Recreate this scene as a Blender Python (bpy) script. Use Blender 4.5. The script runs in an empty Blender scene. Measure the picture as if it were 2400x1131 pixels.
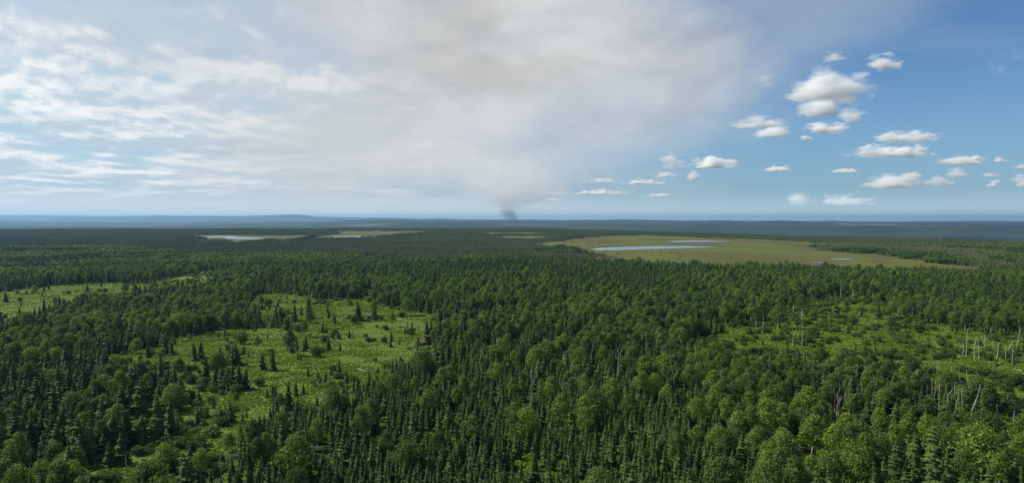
import bpy, math, random
import numpy as np
from mathutils import Vector, Euler, Matrix

random.seed(11)
rng = np.random.default_rng(11)
scene = bpy.context.scene
COL = scene.collection
R = math.radians

# ------------------------------------------------------------------ camera, light, exposure
CAM_H = 70.0
F = 1564.0                      # focal length in pixels of the 2400 px wide photograph
PITCH = math.atan(52.5 / F)
cam_data = bpy.data.cameras.new('camera')
cam_data.sensor_width = 36.0
cam_data.lens = 36.0 * F / 2400.0
cam_data.clip_start = 1.0
cam_data.clip_end = 200000.0
cam = bpy.data.objects.new('camera', cam_data)
COL.objects.link(cam)
cam.location = (0, 0, CAM_H)
cam.rotation_euler = (math.pi / 2 - PITCH, 0, 0)
scene.camera = cam

SUN_EL, SUN_AZ = 45.0, -74.0     # azimuth measured from the view direction, negative = left
SKY_STRENGTH = 0.10
scene.view_settings.view_transform = 'Standard'
scene.view_settings.look = 'None'
scene.view_settings.exposure = 0.22
scene.view_settings.gamma = 1.0
scene.view_settings.use_curve_mapping = False
cy = scene.cycles
cy.max_bounces = 16
cy.diffuse_bounces = 3
cy.glossy_bounces = 2
cy.transmission_bounces = 4
cy.transparent_max_bounces = 12
cy.volume_bounces = 14
cy.volume_step_rate = 1.0
cy.volume_max_steps = 256
cy.sample_clamp_indirect = 4.0
cy.use_denoising = True

sun_data = bpy.data.lights.new('sun', 'SUN')
sun_data.energy = 5.0
sun_data.angle = R(0.53)
sun_data.color = (1.0, 0.93, 0.80)
sun = bpy.data.objects.new('sun', sun_data)
COL.objects.link(sun)
_sd = Vector((math.sin(R(SUN_AZ)) * math.cos(R(SUN_EL)), math.cos(R(SUN_AZ)) * math.cos(R(SUN_EL)), math.sin(R(SUN_EL))))
sun.rotation_euler = _sd.to_track_quat('Z', 'Y').to_euler()

# ------------------------------------------------------------------ picture <-> place
def ray(px, py):
    vx = (px - 1200.0) / F
    vz = -(py - 565.5) / F
    c, s = math.cos(PITCH), math.sin(PITCH)
    return (vx, c + s * vz, -s + c * vz)      # camera pitched down

def at(px, py, z=0.0):
    d = ray(px, py)
    t = (z - CAM_H) / d[2]
    return (d[0] * t, d[1] * t)

def project(x, y, z):
    dz = z - CAM_H
    c, s = math.cos(PITCH), math.sin(PITCH)
    yy = c * y - s * dz
    zz = s * y + c * dz
    return 1200.0 + F * x / yy, 565.5 - F * zz / yy, yy

def azel(px, py):
    d = ray(px, py)
    return math.degrees(math.atan2(d[0], d[1])), math.degrees(math.atan2(d[2], math.hypot(d[0], d[1])))

# ------------------------------------------------------------------ value noise for layout
_tab = rng.random((256, 256))
def vnoise(x, y):
    xi = np.floor(x).astype(int); yi = np.floor(y).astype(int)
    fx = x - xi; fy = y - yi
    fx = fx * fx * (3 - 2 * fx); fy = fy * fy * (3 - 2 * fy)
    a = _tab[xi & 255, yi & 255]; b = _tab[(xi + 1) & 255, yi & 255]
    c = _tab[xi & 255, (yi + 1) & 255]; d = _tab[(xi + 1) & 255, (yi + 1) & 255]
    return (a * (1 - fx) + b * fx) * (1 - fy) + (c * (1 - fx) + d * fx) * fy
def fbm(x, y, o=4):
    x = np.asarray(x, float); y = np.asarray(y, float)
    s = np.zeros_like(x); a = 0.5
    for k in range(o):
        s = s + a * (vnoise(x + 17.3 * k, y + 5.1 * k) - 0.5); a *= 0.5; x = x * 2.03; y = y * 2.03
    return s * 2

# ------------------------------------------------------------------ node helpers
class NB:
    def __init__(self, tree):
        self.t = tree
        tree.nodes.clear()
    def n(self, kind, **kw):
        nd = self.t.nodes.new(kind)
        for k, v in kw.items():
            setattr(nd, k, v)
        return nd
    def put(self, sock, v):
        if isinstance(v, bpy.types.NodeSocket):
            self.t.links.new(v, sock)
        elif v is not None:
            sock.default_value = v
    def m(self, op, a, b=None, c=None, clamp=False):
        nd = self.n('ShaderNodeMath', operation=op, use_clamp=clamp)
        self.put(nd.inputs[0], a); self.put(nd.inputs[1], b); self.put(nd.inputs[2], c)
        return nd.outputs[0]
    def vm(self, op, a, b=None, out=0):
        nd = self.n('ShaderNodeVectorMath', operation=op)
        self.put(nd.inputs[0], a); self.put(nd.inputs[1], b)
        return nd.outputs[out]
    def ss(self, v, lo, hi, a=0.0, b=1.0, kind='SMOOTHSTEP'):
        nd = self.n('ShaderNodeMapRange', interpolation_type=kind)
        self.put(nd.inputs['Value'], v)
        nd.inputs['From Min'].default_value = lo; nd.inputs['From Max'].default_value = hi
        nd.inputs['To Min'].default_value = a; nd.inputs['To Max'].default_value = b
        return nd.outputs[0]
    def mix(self, f, a, b, blend='MIX'):
        nd = self.n('ShaderNodeMix', data_type='RGBA', blend_type=blend)
        self.put(nd.inputs[0], f)
        for i, v in ((6, a), (7, b)):
            if isinstance(v, tuple) and len(v) == 3: v = (*v, 1.0)
            self.put(nd.inputs[i], v)
        return nd.outputs[2]
    def noise(self, vec, scale, detail=4.0, rough=0.55, dist=0.0, dim='3D', lac=2.0):
        nd = self.n('ShaderNodeTexNoise', noise_dimensions=dim)
        self.put(nd.inputs['Vector'], vec)
        nd.inputs['Scale'].default_value = scale; nd.inputs['Detail'].default_value = detail
        nd.inputs['Roughness'].default_value = rough; nd.inputs['Distortion'].default_value = dist
        nd.inputs['Lacunarity'].default_value = lac
        return nd.outputs['Fac']
    def xyz(self, x, y, z=0.0):
        nd = self.n('ShaderNodeCombineXYZ')
        self.put(nd.inputs[0], x); self.put(nd.inputs[1], y); self.put(nd.inputs[2], z)
        return nd.outputs[0]

def srgb(r, g, b):
    f = lambda c: (c / 255 / 12.92) if c / 255 <= 0.04045 else ((c / 255 + 0.055) / 1.055) ** 2.4
    return (f(r), f(g), f(b))

# ------------------------------------------------------------------ sky
world = bpy.data.worlds.new('World')
scene.world = world
world.use_nodes = True
b = NB(world.node_tree)
sky = b.n('ShaderNodeTexSky', sky_type='NISHITA')
sky.sun_disc = False
sky.sun_elevation = R(SUN_EL)
sky.sun_rotation = R(SUN_AZ)
sky.altitude = 300
sky.air_density = 1.0
sky.dust_density = 0.6
sky.ozone_density = 1.6
tc = b.n('ShaderNodeTexCoord')
sep = b.n('ShaderNodeSeparateXYZ')
b.put(sep.inputs[0], tc.outputs['Generated'])
dx, dy, dz = sep.outputs
az = b.m('MULTIPLY', b.m('ARCTAN2', dx, dy), 57.2958)
el = b.m('MULTIPLY', b.m('ARCSINE', dz), 57.2958)
# a level cloud deck seen in perspective
zc = b.m('ADD', b.m('MAXIMUM', dz, 0.0), 0.06)
deck = b.xyz(b.m('DIVIDE', dx, zc), b.m('DIVIDE', dy, zc), 0.0)
# wispy warp shared by every soft outline
wv = b.xyz(b.m('MULTIPLY', az, 0.07), b.m('MULTIPLY', el, 0.13), 0.0)
w1 = b.m('SUBTRACT', b.noise(wv, 1.0, 5, 0.55), 0.5)
w2 = b.m('SUBTRACT', b.noise(b.vm('ADD', wv, (7.3, 2.1, 4.4)), 1.0, 5, 0.55), 0.5)
def soft(px, py, rx, ry, lo=0.35, hi=1.15, rot=0.0, warp=0.6):
    """1 inside an oval seen at that place of the sky, fading outwards with ragged edges"""
    a0, e0 = azel(px, py)
    kx, ky = rx / F * 57.3, ry / F * 57.3
    u = b.m('DIVIDE', b.m('SUBTRACT', az, a0), kx)
    v = b.m('DIVIDE', b.m('SUBTRACT', el, e0), ky)
    if rot:
        c, s = math.cos(R(rot)), math.sin(R(rot))
        a0n = b.m('SUBTRACT', az, a0); e0n = b.m('SUBTRACT', el, e0)
        u = b.m('DIVIDE', b.m('ADD', b.m('MULTIPLY', a0n, c), b.m('MULTIPLY', e0n, s)), kx)
        v = b.m('DIVIDE', b.m('SUBTRACT', b.m('MULTIPLY', e0n, c), b.m('MULTIPLY', a0n, s)), ky)
    u = b.m('MULTIPLY_ADD', w1, warp * 2, u); v = b.m('MULTIPLY_ADD', w2, warp * 2, v)
    d = b.vm('LENGTH', b.xyz(u, v, 0.0), out=1)
    return b.ss(d, lo, hi, 1.0, 0.0)
K = 0.86 / SKY_STRENGTH
def C(r, g, bl):
    return tuple(c * K for c in srgb(r, g, bl))
skyc = b.mix(1.0, sky.outputs[0], (0.48, 0.70, 0.90), 'MULTIPLY')
# pale moist air low down
low = b.ss(el, -1.0, 12.0, 0.55, 0.0)
skyc = b.mix(low, skyc, C(140, 178, 208))
# thin bright veil around the sun's side
veil = b.ss(az, -46.0, 8.0, 0.90, 0.0)
skyc = b.mix(veil, skyc, C(186, 211, 226))
# left: broken rows of flat bright clouds, closer together towards the horizon
lv = b.m('LOGARITHM', b.m('MAXIMUM', b.m('ADD', el, 2.2), 0.4), 2.718)
rv = b.xyz(b.m('MULTIPLY', az, 0.125), b.m('MULTIPLY', lv, 3.4), 4.0)
dn = b.noise(rv, 1.0, 9, 0.60, 0.12)
dn2 = b.noise(b.vm('ADD', rv, (-0.05, 0.16, 0.0)), 1.0, 6, 0.60, 0.12)
side = b.ss(az, -26.0, -2.0, 0.06, -0.06)
band = b.ss(el, 10.5, 15.0, 0.0, -0.20)
thr = b.m('ADD', b.m('ADD', dn, side), band)
cl = b.ss(thr, 0.36, 0.56)
lit = b.ss(b.m('SUBTRACT', dn, dn2), -0.06, 0.10)
clc = b.mix(lit, C(188, 208, 221), C(244, 247, 248))
clm = b.m('MULTIPLY', cl, b.m('MULTIPLY', b.ss(az, -9.0, 3.0, 1.0, 0.0), b.ss(el, 0.3, 3.0, 0.30, 0.97)))
skyc = b.mix(clm, skyc, clc)
# the bigger heap upper left
bn = b.noise(b.xyz(b.m('MULTIPLY', az, 0.20), b.m('MULTIPLY', el, 0.34), 1.7), 1.0, 9, 0.60, 0.1)
bn2 = b.noise(b.xyz(b.m('MULTIPLY_ADD', az, 0.20, -0.12), b.m('MULTIPLY_ADD', el, 0.34, 0.16), 1.7), 1.0, 5, 0.60, 0.3)
def heap(px, py, rx, ry, k=1.5, rot=0.0):
    m_ = soft(px, py, rx, ry, 0.0, 1.3, rot, 0.22)
    return b.m('MULTIPLY_ADD', bn, k, b.m('MULTIPLY', m_, 1.0))
heaps = [(120, 150, 190, 70, 0), (240, 155, 110, 45, -20), (60, 190, 140, 50, 0), (330, 205, 120, 38, -32), (400, 118, 60, 22, -8), (230, 80, 50, 18, -20), (20, 235, 160, 40, 0)]
hm = None
for hx, hy, hrx, hry, hr in heaps:
    q = soft(hx, hy, hrx, hry, 0.0, 1.35, hr, 0.22)
    hm = q if hm is None else b.m('MAXIMUM', hm, q)
hmask = b.ss(b.m('MULTIPLY_ADD', hm, 0.40, bn), 0.64, 0.92)
hlit = b.ss(b.m('SUBTRACT', bn, bn2), -0.10, 0.09)
hc = b.mix(hlit, C(190, 212, 226), C(247, 249, 250))
skyc = b.mix(b.m('MULTIPLY', hmask, 0.92), skyc, hc)
# smoke pall drifting overhead from the fire
pall = None
for (px, py, rx, ry, k, rot) in (
        (1150, 60, 760, 400, 1.0, 0), (930, 330, 520, 240, 0.92, 0), (1420, 250, 420, 170, 0.80, 12),
        (1190, 410, 190, 120, 0.75, 0), (620, 90, 480, 260, 0.62, 0), (1640, 215, 330, 130, 0.52, 28), (1780, 60, 460, 150, 0.36, 10), (2150, 85, 240, 40, 0.08, -14)):
    q = b.m('MULTIPLY', soft(px, py, rx, ry, 0.25, 1.15, rot, 0.55), k)
    pall = q if pall is None else b.m('MAXIMUM', pall, q)
pn = b.noise(b.xyz(b.m('MULTIPLY', az, 0.06), b.m('MULTIPLY', el, 0.12), 9.0), 1.0, 6, 0.52, 0.4)
pn3 = b.noise(b.xyz(b.m('MULTIPLY', az, 0.11), b.m('MULTIPLY', el, 0.30), 3.0), 1.0, 6, 0.55, 0.2)
warm = b.m('MULTIPLY', soft(1180, 110, 620, 250, 0.0, 1.3, 0, 0.35), 0.9)
pc = b.mix(warm, C(203, 210, 213), C(197, 195, 192))
pc = b.mix(b.ss(pn, 0.42, 0.60), pc, C(214, 216, 217))
pc = b.mix(b.m('MULTIPLY', b.ss(pn3, 0.46, 0.70), 0.45), pc, C(176, 183, 190))
pc = b.mix(b.m('MULTIPLY', soft(880, 390, 260, 130, 0.1, 1.2), 0.5), pc, C(216, 217, 216))
fold = b.noise(b.xyz(b.m('MULTIPLY_ADD', el, 0.05, b.m('MULTIPLY', az, 0.045)), b.m('MULTIPLY_ADD', az, -0.025, b.m('MULTIPLY', el, 0.11)), 6.0), 1.0, 4, 0.5, 0.9)
fold2 = b.noise(b.xyz(b.m('MULTIPLY_ADD', el, 0.05, b.m('MULTIPLY_ADD', az, 0.045, -0.03)), b.m('MULTIPLY_ADD', az, -0.025, b.m('MULTIPLY_ADD', el, 0.11, 0.10)), 6.0), 1.0, 3, 0.5, 0.9)
pc = b.mix(b.ss(b.m('SUBTRACT', fold, fold2), -0.01, -0.16, 0.0, 0.30), pc, C(184, 184, 184))
pc = b.mix(b.ss(b.m('SUBTRACT', fold, fold2), 0.01, 0.16, 0.0, 0.30), pc, C(220, 220, 218))
skyc = b.mix(pall, skyc, pc)
# pale murk along the horizon, stronger to the left
mk = b.m('MULTIPLY', b.ss(el, 0.0, 3.2, 0.75, 0.0), b.ss(az, -30.0, 26.0, 1.0, 0.30))
skyc = b.mix(mk, skyc, C(196, 208, 216))
hzc = b.mix(b.ss(az, -10.0, 22.0), C(224, 230, 233), C(186, 215, 230))
skyc = b.mix(b.ss(el, 0.2, 2.6, 0.9, 0.0), skyc, hzc)
skyc = b.mix(b.ss(el, 0.1, 1.5, 0.6, 0.0), skyc, C(212, 232, 226))
bg = b.n('ShaderNodeBackground')
b.put(bg.inputs[0], skyc)
bg.inputs[1].default_value = SKY_STRENGTH
wo = b.n('ShaderNodeOutputWorld')
b.put(wo.inputs[0], bg.outputs[0])
world.cycles.sampling_method = 'MANUAL'
world.cycles.sample_map_resolution = 512

# ------------------------------------------------------------------ object helpers
def tag(o, label=None, cat=None, group=None, kind=None):
    if label: o['label'] = label
    if cat: o['category'] = cat
    if group: o['group'] = group
    if kind: o['kind'] = kind
    return o

def mesh_from(name, V, Fc, mats, midx=None, smooth=False):
    me = bpy.data.meshes.new(name)
    me.from_pydata([tuple(v) for v in V], [], [tuple(f) for f in Fc])
    for m_ in mats: me.materials.append(m_)
    if midx is not None: me.polygons.foreach_set('material_index', np.asarray(midx, dtype=np.int32))
    if smooth: me.polygons.foreach_set('use_smooth', np.ones(len(me.polygons), dtype=bool))
    me.update()
    return me

def link(name, me, parent=None):
    o = bpy.data.objects.new(name, me)
    COL.objects.link(o)
    if parent: o.parent = parent
    return o

def new_mat(name):
    m_ = bpy.data.materials.new(name)
    m_.use_nodes = True
    return m_, NB(m_.node_tree)

def leaf_material(name, dark, mid, light, transl=0.3, rough=0.55, macro=0.006, isl=0.35, old=False):
    m_, n = new_mat(name)
    oi = n.n('ShaderNodeObjectInfo')
    geo = n.n('ShaderNodeNewGeometry')
    mac = n.noise(oi.outputs['Location'], macro, 3, 0.6)
    f = n.m('ADD', n.m('MULTIPLY', oi.outputs['Random'], 0.62), n.m('MULTIPLY', n.ss(mac, 0.32, 0.68), 0.38))
    cr = n.n('ShaderNodeValToRGB')
    e = cr.color_ramp.elements
    e[0].position = 0.12; e[0].color = (*dark, 1)
    e[1].position = 0.92; e[1].color = (*light, 1)
    x = e.new(0.5); x.color = (*mid, 1)
    n.put(cr.inputs[0], f)
    v = n.ss(geo.outputs['Random Per Island'], 0.0, 1.0, 1 - isl, 1 + isl, 'LINEAR')
    hs = n.n('ShaderNodeHueSaturation')
    leafc = cr.outputs[0]
    if old: leafc = n.mix(n.ss(n.m('FRACT', n.m('MULTIPLY', oi.outputs['Random'], 37.7)), 0.93, 0.99, 0, 0.85), leafc, (0.095, 0.090, 0.050))
    n.put(hs.inputs['Value'], v); n.put(hs.inputs['Color'], leafc)
    bs = n.n('ShaderNodeBsdfPrincipled')
    n.put(bs.inputs['Base Color'], hs.outputs[0])
    bs.inputs['Roughness'].default_value = rough
    bs.inputs['Specular IOR Level'].default_value = 0.12
    tr = n.n('ShaderNodeBsdfTranslucent')
    tcl = n.mix(1.0, hs.outputs[0], (1.25, 1.25, 0.7), 'MULTIPLY')
    n.put(tr.inputs[0], tcl)
    mx = n.n('ShaderNodeMixShader')
    mx.inputs[0].default_value = transl
    n.put(mx.inputs[1], bs.outputs[0]); n.put(mx.inputs[2], tr.outputs[0])
    out = n.n('ShaderNodeOutputMaterial')
    n.put(out.inputs[0], mx.outputs[0])
    return m_

def bark_material(name, c1, c2, scale, rough=0.8):
    m_, n = new_mat(name)
    tcn = n.n('ShaderNodeTexCoord')
    oi = n.n('ShaderNodeObjectInfo')
    nz = n.noise(n.vm('MULTIPLY', tcn.outputs['Object'], (scale, scale, scale * 3)), 1.0, 4, 0.6)
    c = n.mix(n.ss(nz, 0.44, 0.66), c1, c2)
    hs = n.n('ShaderNodeHueSaturation')
    n.put(hs.inputs['Value'], n.ss(oi.outputs['Random'], 0, 1, 0.75, 1.1, 'LINEAR')); n.put(hs.inputs['Color'], c)
    bs = n.n('ShaderNodeBsdfPrincipled')
    n.put(bs.inputs['Base Color'], hs.outputs[0])
    bs.inputs['Roughness'].default_value = rough
    out = n.n('ShaderNodeOutputMaterial')
    n.put(out.inputs[0], bs.outputs[0])
    return m_

M_spruce = leaf_material('spruce_needles', (0.036, 0.068, 0.020), (0.062, 0.106, 0.026), (0.102, 0.142, 0.034), 0.26, 0.75, old=True)
M_birch = leaf_material('birch_leaves', (0.046, 0.086, 0.021), (0.078, 0.132, 0.028), (0.122, 0.182, 0.036), 0.34, isl=0.5)
M_birch_bright = leaf_material('young_birch_leaves', (0.080, 0.142, 0.022), (0.115, 0.188, 0.028), (0.155, 0.228, 0.034), 0.36, isl=0.5)
M_shrub = leaf_material('shrub_leaves', (0.105, 0.178, 0.018), (0.160, 0.250, 0.024), (0.210, 0.300, 0.030), 0.40, isl=0.24, macro=0.02)
M_alder = leaf_material('alder_leaves', (0.042, 0.078, 0.020), (0.064, 0.110, 0.026), (0.096, 0.150, 0.032), 0.28)
M_larch = leaf_material('larch_twigs', (0.100, 0.120, 0.052), (0.142, 0.158, 0.070), (0.190, 0.195, 0.096), 0.3)
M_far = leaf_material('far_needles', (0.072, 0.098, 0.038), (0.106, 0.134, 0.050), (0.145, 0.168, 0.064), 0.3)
M_bark_white = bark_material('birch_bark', (0.62, 0.58, 0.52), (0.22, 0.19, 0.16), 1.3)
M_bark_grey = bark_material('weathered_wood', (0.50, 0.46, 0.41), (0.28, 0.25, 0.22), 2.0)
M_bark_brown = bark_material('spruce_bark', (0.10, 0.08, 0.06), (0.16, 0.13, 0.11), 2.0)

# ------------------------------------------------------------------ land: plateau, valley, ridges
EDGE_PX = [-600, 0, 480, 1000, 1250, 1500, 1700, 1900, 2150, 2400, 3000]
EDGE_D = [4300, 4350, 4450, 4600, 4600, 3500, 2800, 2330, 2080, 1820, 1700]
def ridge_z(D, y):
    return CAM_H + (513.0 - y) / F * D
RIDGES = [   # depth, width, skyline (pixel column -> pixel row)
    (9000, 1500, [(-800, 527), (300, 528), (700, 526), (900, 521), (1100, 522), (1400, 524), (1800, 526), (2100, 528), (2400, 527), (3200, 528)]),
    (14500, 2200, [(-800, 521), (0, 519), (340, 520), (420, 522), (700, 519), (860, 515), (1010, 514.2), (1200, 515), (1300, 516.3), (1420, 515.6), (1600, 516), (1760, 517.4), (1930, 517), (1990, 518.5), (2100, 519.3), (2400, 519.6), (3200, 519)]),
    (24000, 3500, [(-800, 514), (0, 514), (250, 516), (400, 517), (600, 515), (760, 513), (1000, 513.8), (1250, 515), (1500, 517), (1900, 519), (2080, 519), (2230, 518), (2400, 518.8), (3200, 518)]),
    (30000, 4000, [(-800, 504), (0, 504), (120, 504.4), (250, 506.5), (340, 505.6), (370, 503.6), (395, 505.4), (560, 505.8), (640, 503.8), (690, 502.8), (715, 504), (740, 507.5), (880, 509.5), (1000, 512), (1030, 511.2), (1060, 512.8), (1200, 514), (1300, 515), (1420, 514.8), (1440, 513.8), (1500, 514.4), (1600, 516), (2000, 518), (2240, 518), (2280, 517), (2400, 518), (3200, 518)]),
]
def terrain_z(x, y):
    x = np.asarray(x, float); y = np.asarray(y, float)
    r = np.hypot(x, y)
    azr = np.arctan2(x, y)
    front = np.clip(azr, -0.95, 0.95)
    px = 1200 + F * np.tan(front)
    dep = r * np.cos(front)
    edge = np.interp(px, EDGE_PX, EDGE_D) * (1 + 0.05 * fbm(px / 90.0, px * 0 + 3.3, 3))
    t = np.clip((dep - edge) / 1100.0, 0, 1); t = t * t * (3 - 2 * t)
    und = 1.3 * fbm(x / 140.0, y / 140.0, 3) * np.clip((900 - r) / 400.0, 0, 1)
    z = und - 118.0 * t
    base = np.clip((dep - edge - 1400) / 3000, 0, 1)
    z = z + base * 16 * fbm(x / 1500.0, y / 1500.0, 4)
    for D, w, prof in RIDGES:
        pp = np.interp(px, [p[0] for p in prof], [p[1] for p in prof])
        top = ridge_z(D, pp) + D / F * ((3.0 if D < 20000 else 0.9) * fbm(px / 70.0 + D, px * 0 + D * 0.01, 4) + 0.9 * np.maximum(0, fbm(px / 28.0 + D * .3, px * 0 + 7.7, 3)))
        g = np.exp(-((dep - D) / w) ** 2)
        z = np.maximum(z, -118 + (top + 118) * g + base * 10 * fbm(x / 900.0, y / 900.0, 3) * (1 - g))
    return z

# ------------------------------------------------------------------ areas traced from the photograph, kept as outlines on the ground
def poly(pts): return np.array([at(*p) for p in pts])
def inside(P, x, y):
    r_ = np.zeros(x.shape, bool)
    n_ = len(P)
    for i in range(n_):
        x1, y1 = P[i]; x2, y2 = P[(i + 1) % n_]
        c = ((y1 > y) != (y2 > y)) & (x < (x2 - x1) * (y - y1) / (y2 - y1 + 1e-12) + x1)
        r_ ^= c
    return r_
MEADOWS = [poly(p) for p in (
    [(-60, 690), (60, 676), (200, 664), (300, 663), (345, 672), (290, 698), (190, 706), (130, 724), (80, 752), (-60, 765)],
    [(330, 668), (420, 648), (500, 630), (530, 642), (480, 668), (400, 678)],
    [(580, 690), (700, 686), (790, 702), (860, 712), (940, 724), (1010, 728), (1050, 765), (1003, 800), (990, 850), (905, 872), (860, 905), (800, 895), (745, 915), (690, 935), (630, 955), (555, 935), (605, 895), (625, 872), (700, 860), (728, 810), (705, 785), (680, 745), (620, 748), (570, 722)],
    [(240, 838), (330, 818), (420, 802), (470, 778), (560, 772), (625, 775), (605, 806), (520, 838), (470, 858), (400, 880), (330, 868), (262, 868)],
    [(560, 765), (640, 770), (700, 775), (735, 800), (715, 862), (640, 880), (590, 900), (530, 880), (545, 835), (600, 812)],
    [(400, 872), (480, 860), (512, 892), (490, 908), (600, 892), (570, 955), (500, 972), (465, 950), (425, 915)],
    [(440, 935), (520, 950), (560, 985), (500, 1040), (440, 1050), (400, 1000)],
    [(690, 915), (760, 905), (770, 950), (700, 985), (640, 975)],
    [(195, 1095), (280, 1062), (330, 1052), (410, 1085), (420, 1145), (185, 1150)],
    [(330, 1000), (400, 985), (425, 1010), (380, 1050), (335, 1040)],
    [(1640, 768), (1760, 760), (1900, 702), (1990, 698), (2085, 714), (2115, 744), (2200, 750), (2300, 795), (2460, 835), (2460, 945), (2340, 925), (2240, 892), (2120, 884), (2000, 858), (1900, 852), (1800, 862), (1690, 850), (1640, 815)],
    [(2310, 960), (2460, 940), (2460, 1050), (2345, 1020)],
    [(1235, 826), (1290, 818), (1335, 836), (1320, 850), (1265, 850)],
    [(1880, 1000), (1930, 1090), (1870, 1120), (1850, 1060)],
)]
GRASSY = [MEADOWS[0], MEADOWS[1], poly([(790, 770), (930, 745), (1010, 760), (985, 845), (890, 860), (800, 850)])]
BIRCHY = [poly(p) for p in (
    [(1080, 655), (1300, 660), (1500, 690), (1650, 650), (1960, 650), (1985, 690), (1900, 770), (1640, 770), (1700, 840), (1560, 850), (1400, 880), (1200, 875), (1000, 830), (1060, 720)],
    [(1560, 860), (1700, 850), (1900, 870), (2100, 900), (2350, 900), (2460, 960), (2500, 1200), (1840, 1200), (1780, 1040), (1640, 970)],
    [(-50, 830), (60, 800), (240, 800), (330, 790), (300, 850), (160, 900), (-50, 900)],
    [(110, 720), (300, 690), (420, 700), (400, 800), (240, 800), (120, 790)],
    [(380, 705), (480, 690), (575, 695), (575, 765), (470, 780), (390, 800)],
    [(-50, 600), (300, 610), (520, 625), (700, 640), (560, 700), (380, 660), (-50, 670)],
    [(1960, 650), (2460, 660), (2460, 790), (2300, 780), (2110, 740), (1990, 690)],
    [(660, 640), (950, 660), (1000, 720), (900, 712), (660, 690)],
)]
BRIGHT = [poly([(1600, 850), (1760, 850), (1900, 920), (2080, 960), (2400, 980), (2460, 1200), (1840, 1200), (1780, 1040), (1640, 970)]),
          poly([(1680, 640), (1860, 660), (1880, 740), (1640, 720)])]
BOGS_PX = [
    [(455, 551.5), (530, 550), (600, 551.5), (755, 551), (785, 547), (800, 541.5), (1000, 541), (1012, 544), (950, 548), (900, 554), (800, 558), (710, 560), (650, 565), (560, 567), (480, 562), (440, 557)],
    [(612, 540.2), (760, 538.6), (1000, 539.2), (1010, 540.6), (800, 541), (640, 542)],
    [(1085, 544.5), (1250, 544.6), (1320, 549), (1240, 551), (1120, 548)],
    [(1255, 573), (1330, 560), (1420, 552), (1500, 550), (1620, 556), (1760, 559), (1905, 567), (1960, 572), (1870, 584), (2000, 592), (2095, 598), (2180, 610), (2300, 627), (2290, 637), (2050, 640), (1900, 632), (1700, 625), (1540, 618), (1440, 600), (1380, 592), (1330, 580)],
    [(1160, 553), (1260, 553), (1330, 556.5), (1230, 557.5), (1150, 556)],
]
BOGS = [poly(p) for p in BOGS_PX]
PONDS_PX = [
    [(473, 553.4), (505, 552.2), (545, 552.4), (556, 554.8), (590, 556.6), (626, 558.2), (600, 559.8), (560, 560.2), (530, 558.6), (522, 556.4), (490, 556)],
    [(1383, 583.5), (1405, 581.0), (1450, 578.6), (1530, 577.0), (1610, 576.6), (1692, 578.8), (1640, 580.8), (1560, 582.4), (1490, 584.4), (1440, 586.6), (1400, 586.4)],
    [(1562, 565.4), (1600, 563.2), (1660, 563.0), (1690, 564.6), (1722, 565.6), (1690, 566.6), (1640, 566.8), (1585, 567.2)],
    [(1945, 607.0), (1965, 605.4), (1992, 605.6), (1999, 607.0), (1980, 608.8), (1955, 608.8)],
    [(1904, 614.2), (1930, 613.6), (1931, 615.2), (1908, 615.6)],
    [(780, 553.8), (830, 552.6), (885, 553.6), (884, 556.6), (820, 557.6), (784, 556.6)],
    [(752, 543.6), (798, 542.8), (802, 544.4), (756, 544.8)],
    [(900, 559.8), (930, 559.6), (928, 562.4), (904, 562.6)],
]
PONDS = [poly(p) for p in PONDS_PX]
LARCHY = [poly(p) for p in (
    [(-200, 544), (300, 546), (440, 550), (500, 566), (640, 574), (640, 596), (350, 590), (100, 578), (-200, 580)],
    [(300, 565), (640, 575), (800, 562), (1000, 550), (1250, 556), (1340, 578), (1440, 600), (1500, 618), (1200, 616), (900, 612), (600, 600), (350, 602)],
    [(1840, 585), (1900, 568), (2100, 578), (2420, 592), (2420, 650), (2290, 640), (2200, 612), (2090, 598)],
)]
CLEAR_LOW = [poly([(1930, 566), (2060, 572), (2100, 592), (1990, 592), (1880, 584)])]
def any_in(polys, x, y):
    r_ = np.zeros(x.shape, bool)
    for P in polys: r_ |= inside(P, x, y)
    return r_
def clearing(x, y):
    wx, wy = wob(x, y, 15.0, 32.0)
    r_ = np.hypot(x, y)
    pockets = (fbm(x / 34.0 + 71, y / 44.0 + 23, 3) > np.where(x > -20, 0.31, 0.36)) & (r_ < 760) & (r_ > 175)
    return any_in(MEADOWS, wx, wy) | pockets
def wob(x, y, a=7.0, s=22.0):
    return x + a * 2 * fbm(x / s, y / s, 3), y + a * 2 * fbm(x / s + 40, y / s + 9, 3)

# ------------------------------------------------------------------ ground sheet
azs = np.concatenate([np.linspace(-46, 46, 600), np.linspace(49, 311, 70)])
rows = 430
rad = np.concatenate([[0.0], np.geomspace(6, 46000, rows)])
A, RR = np.meshgrid(np.radians(azs), rad[1:])
X = RR * np.sin(A); Y = RR * np.cos(A)
Z = terrain_z(X, Y)
nA = len(azs)
V = np.concatenate([np.array([[0, 0, float(terrain_z(0.0, 1.0))]]), np.stack([X.ravel(), Y.ravel(), Z.ravel()], 1)])
i = np.arange(rows - 1)[:, None] * nA + np.arange(nA)[None, :] + 1
j = np.arange(rows - 1)[:, None] * nA + (np.arange(nA)[None, :] + 1) % nA + 1
quads = np.stack([i, i + nA, j + nA, j], -1).reshape(-1, 4)
me = bpy.data.meshes.new('ground')
nq = len(quads)
tri = np.stack([np.zeros(nA, int), np.arange(nA) + 1, (np.arange(nA) + 1) % nA + 1], 1)
me.vertices.add(len(V)); me.vertices.foreach_set('co', V.astype(np.float32).ravel())
me.loops.add(nq * 4 + nA * 3); me.loops.foreach_set('vertex_index', np.concatenate([quads.ravel(), tri.ravel()]).astype(np.int32))
me.polygons.add(nq + nA)
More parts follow.
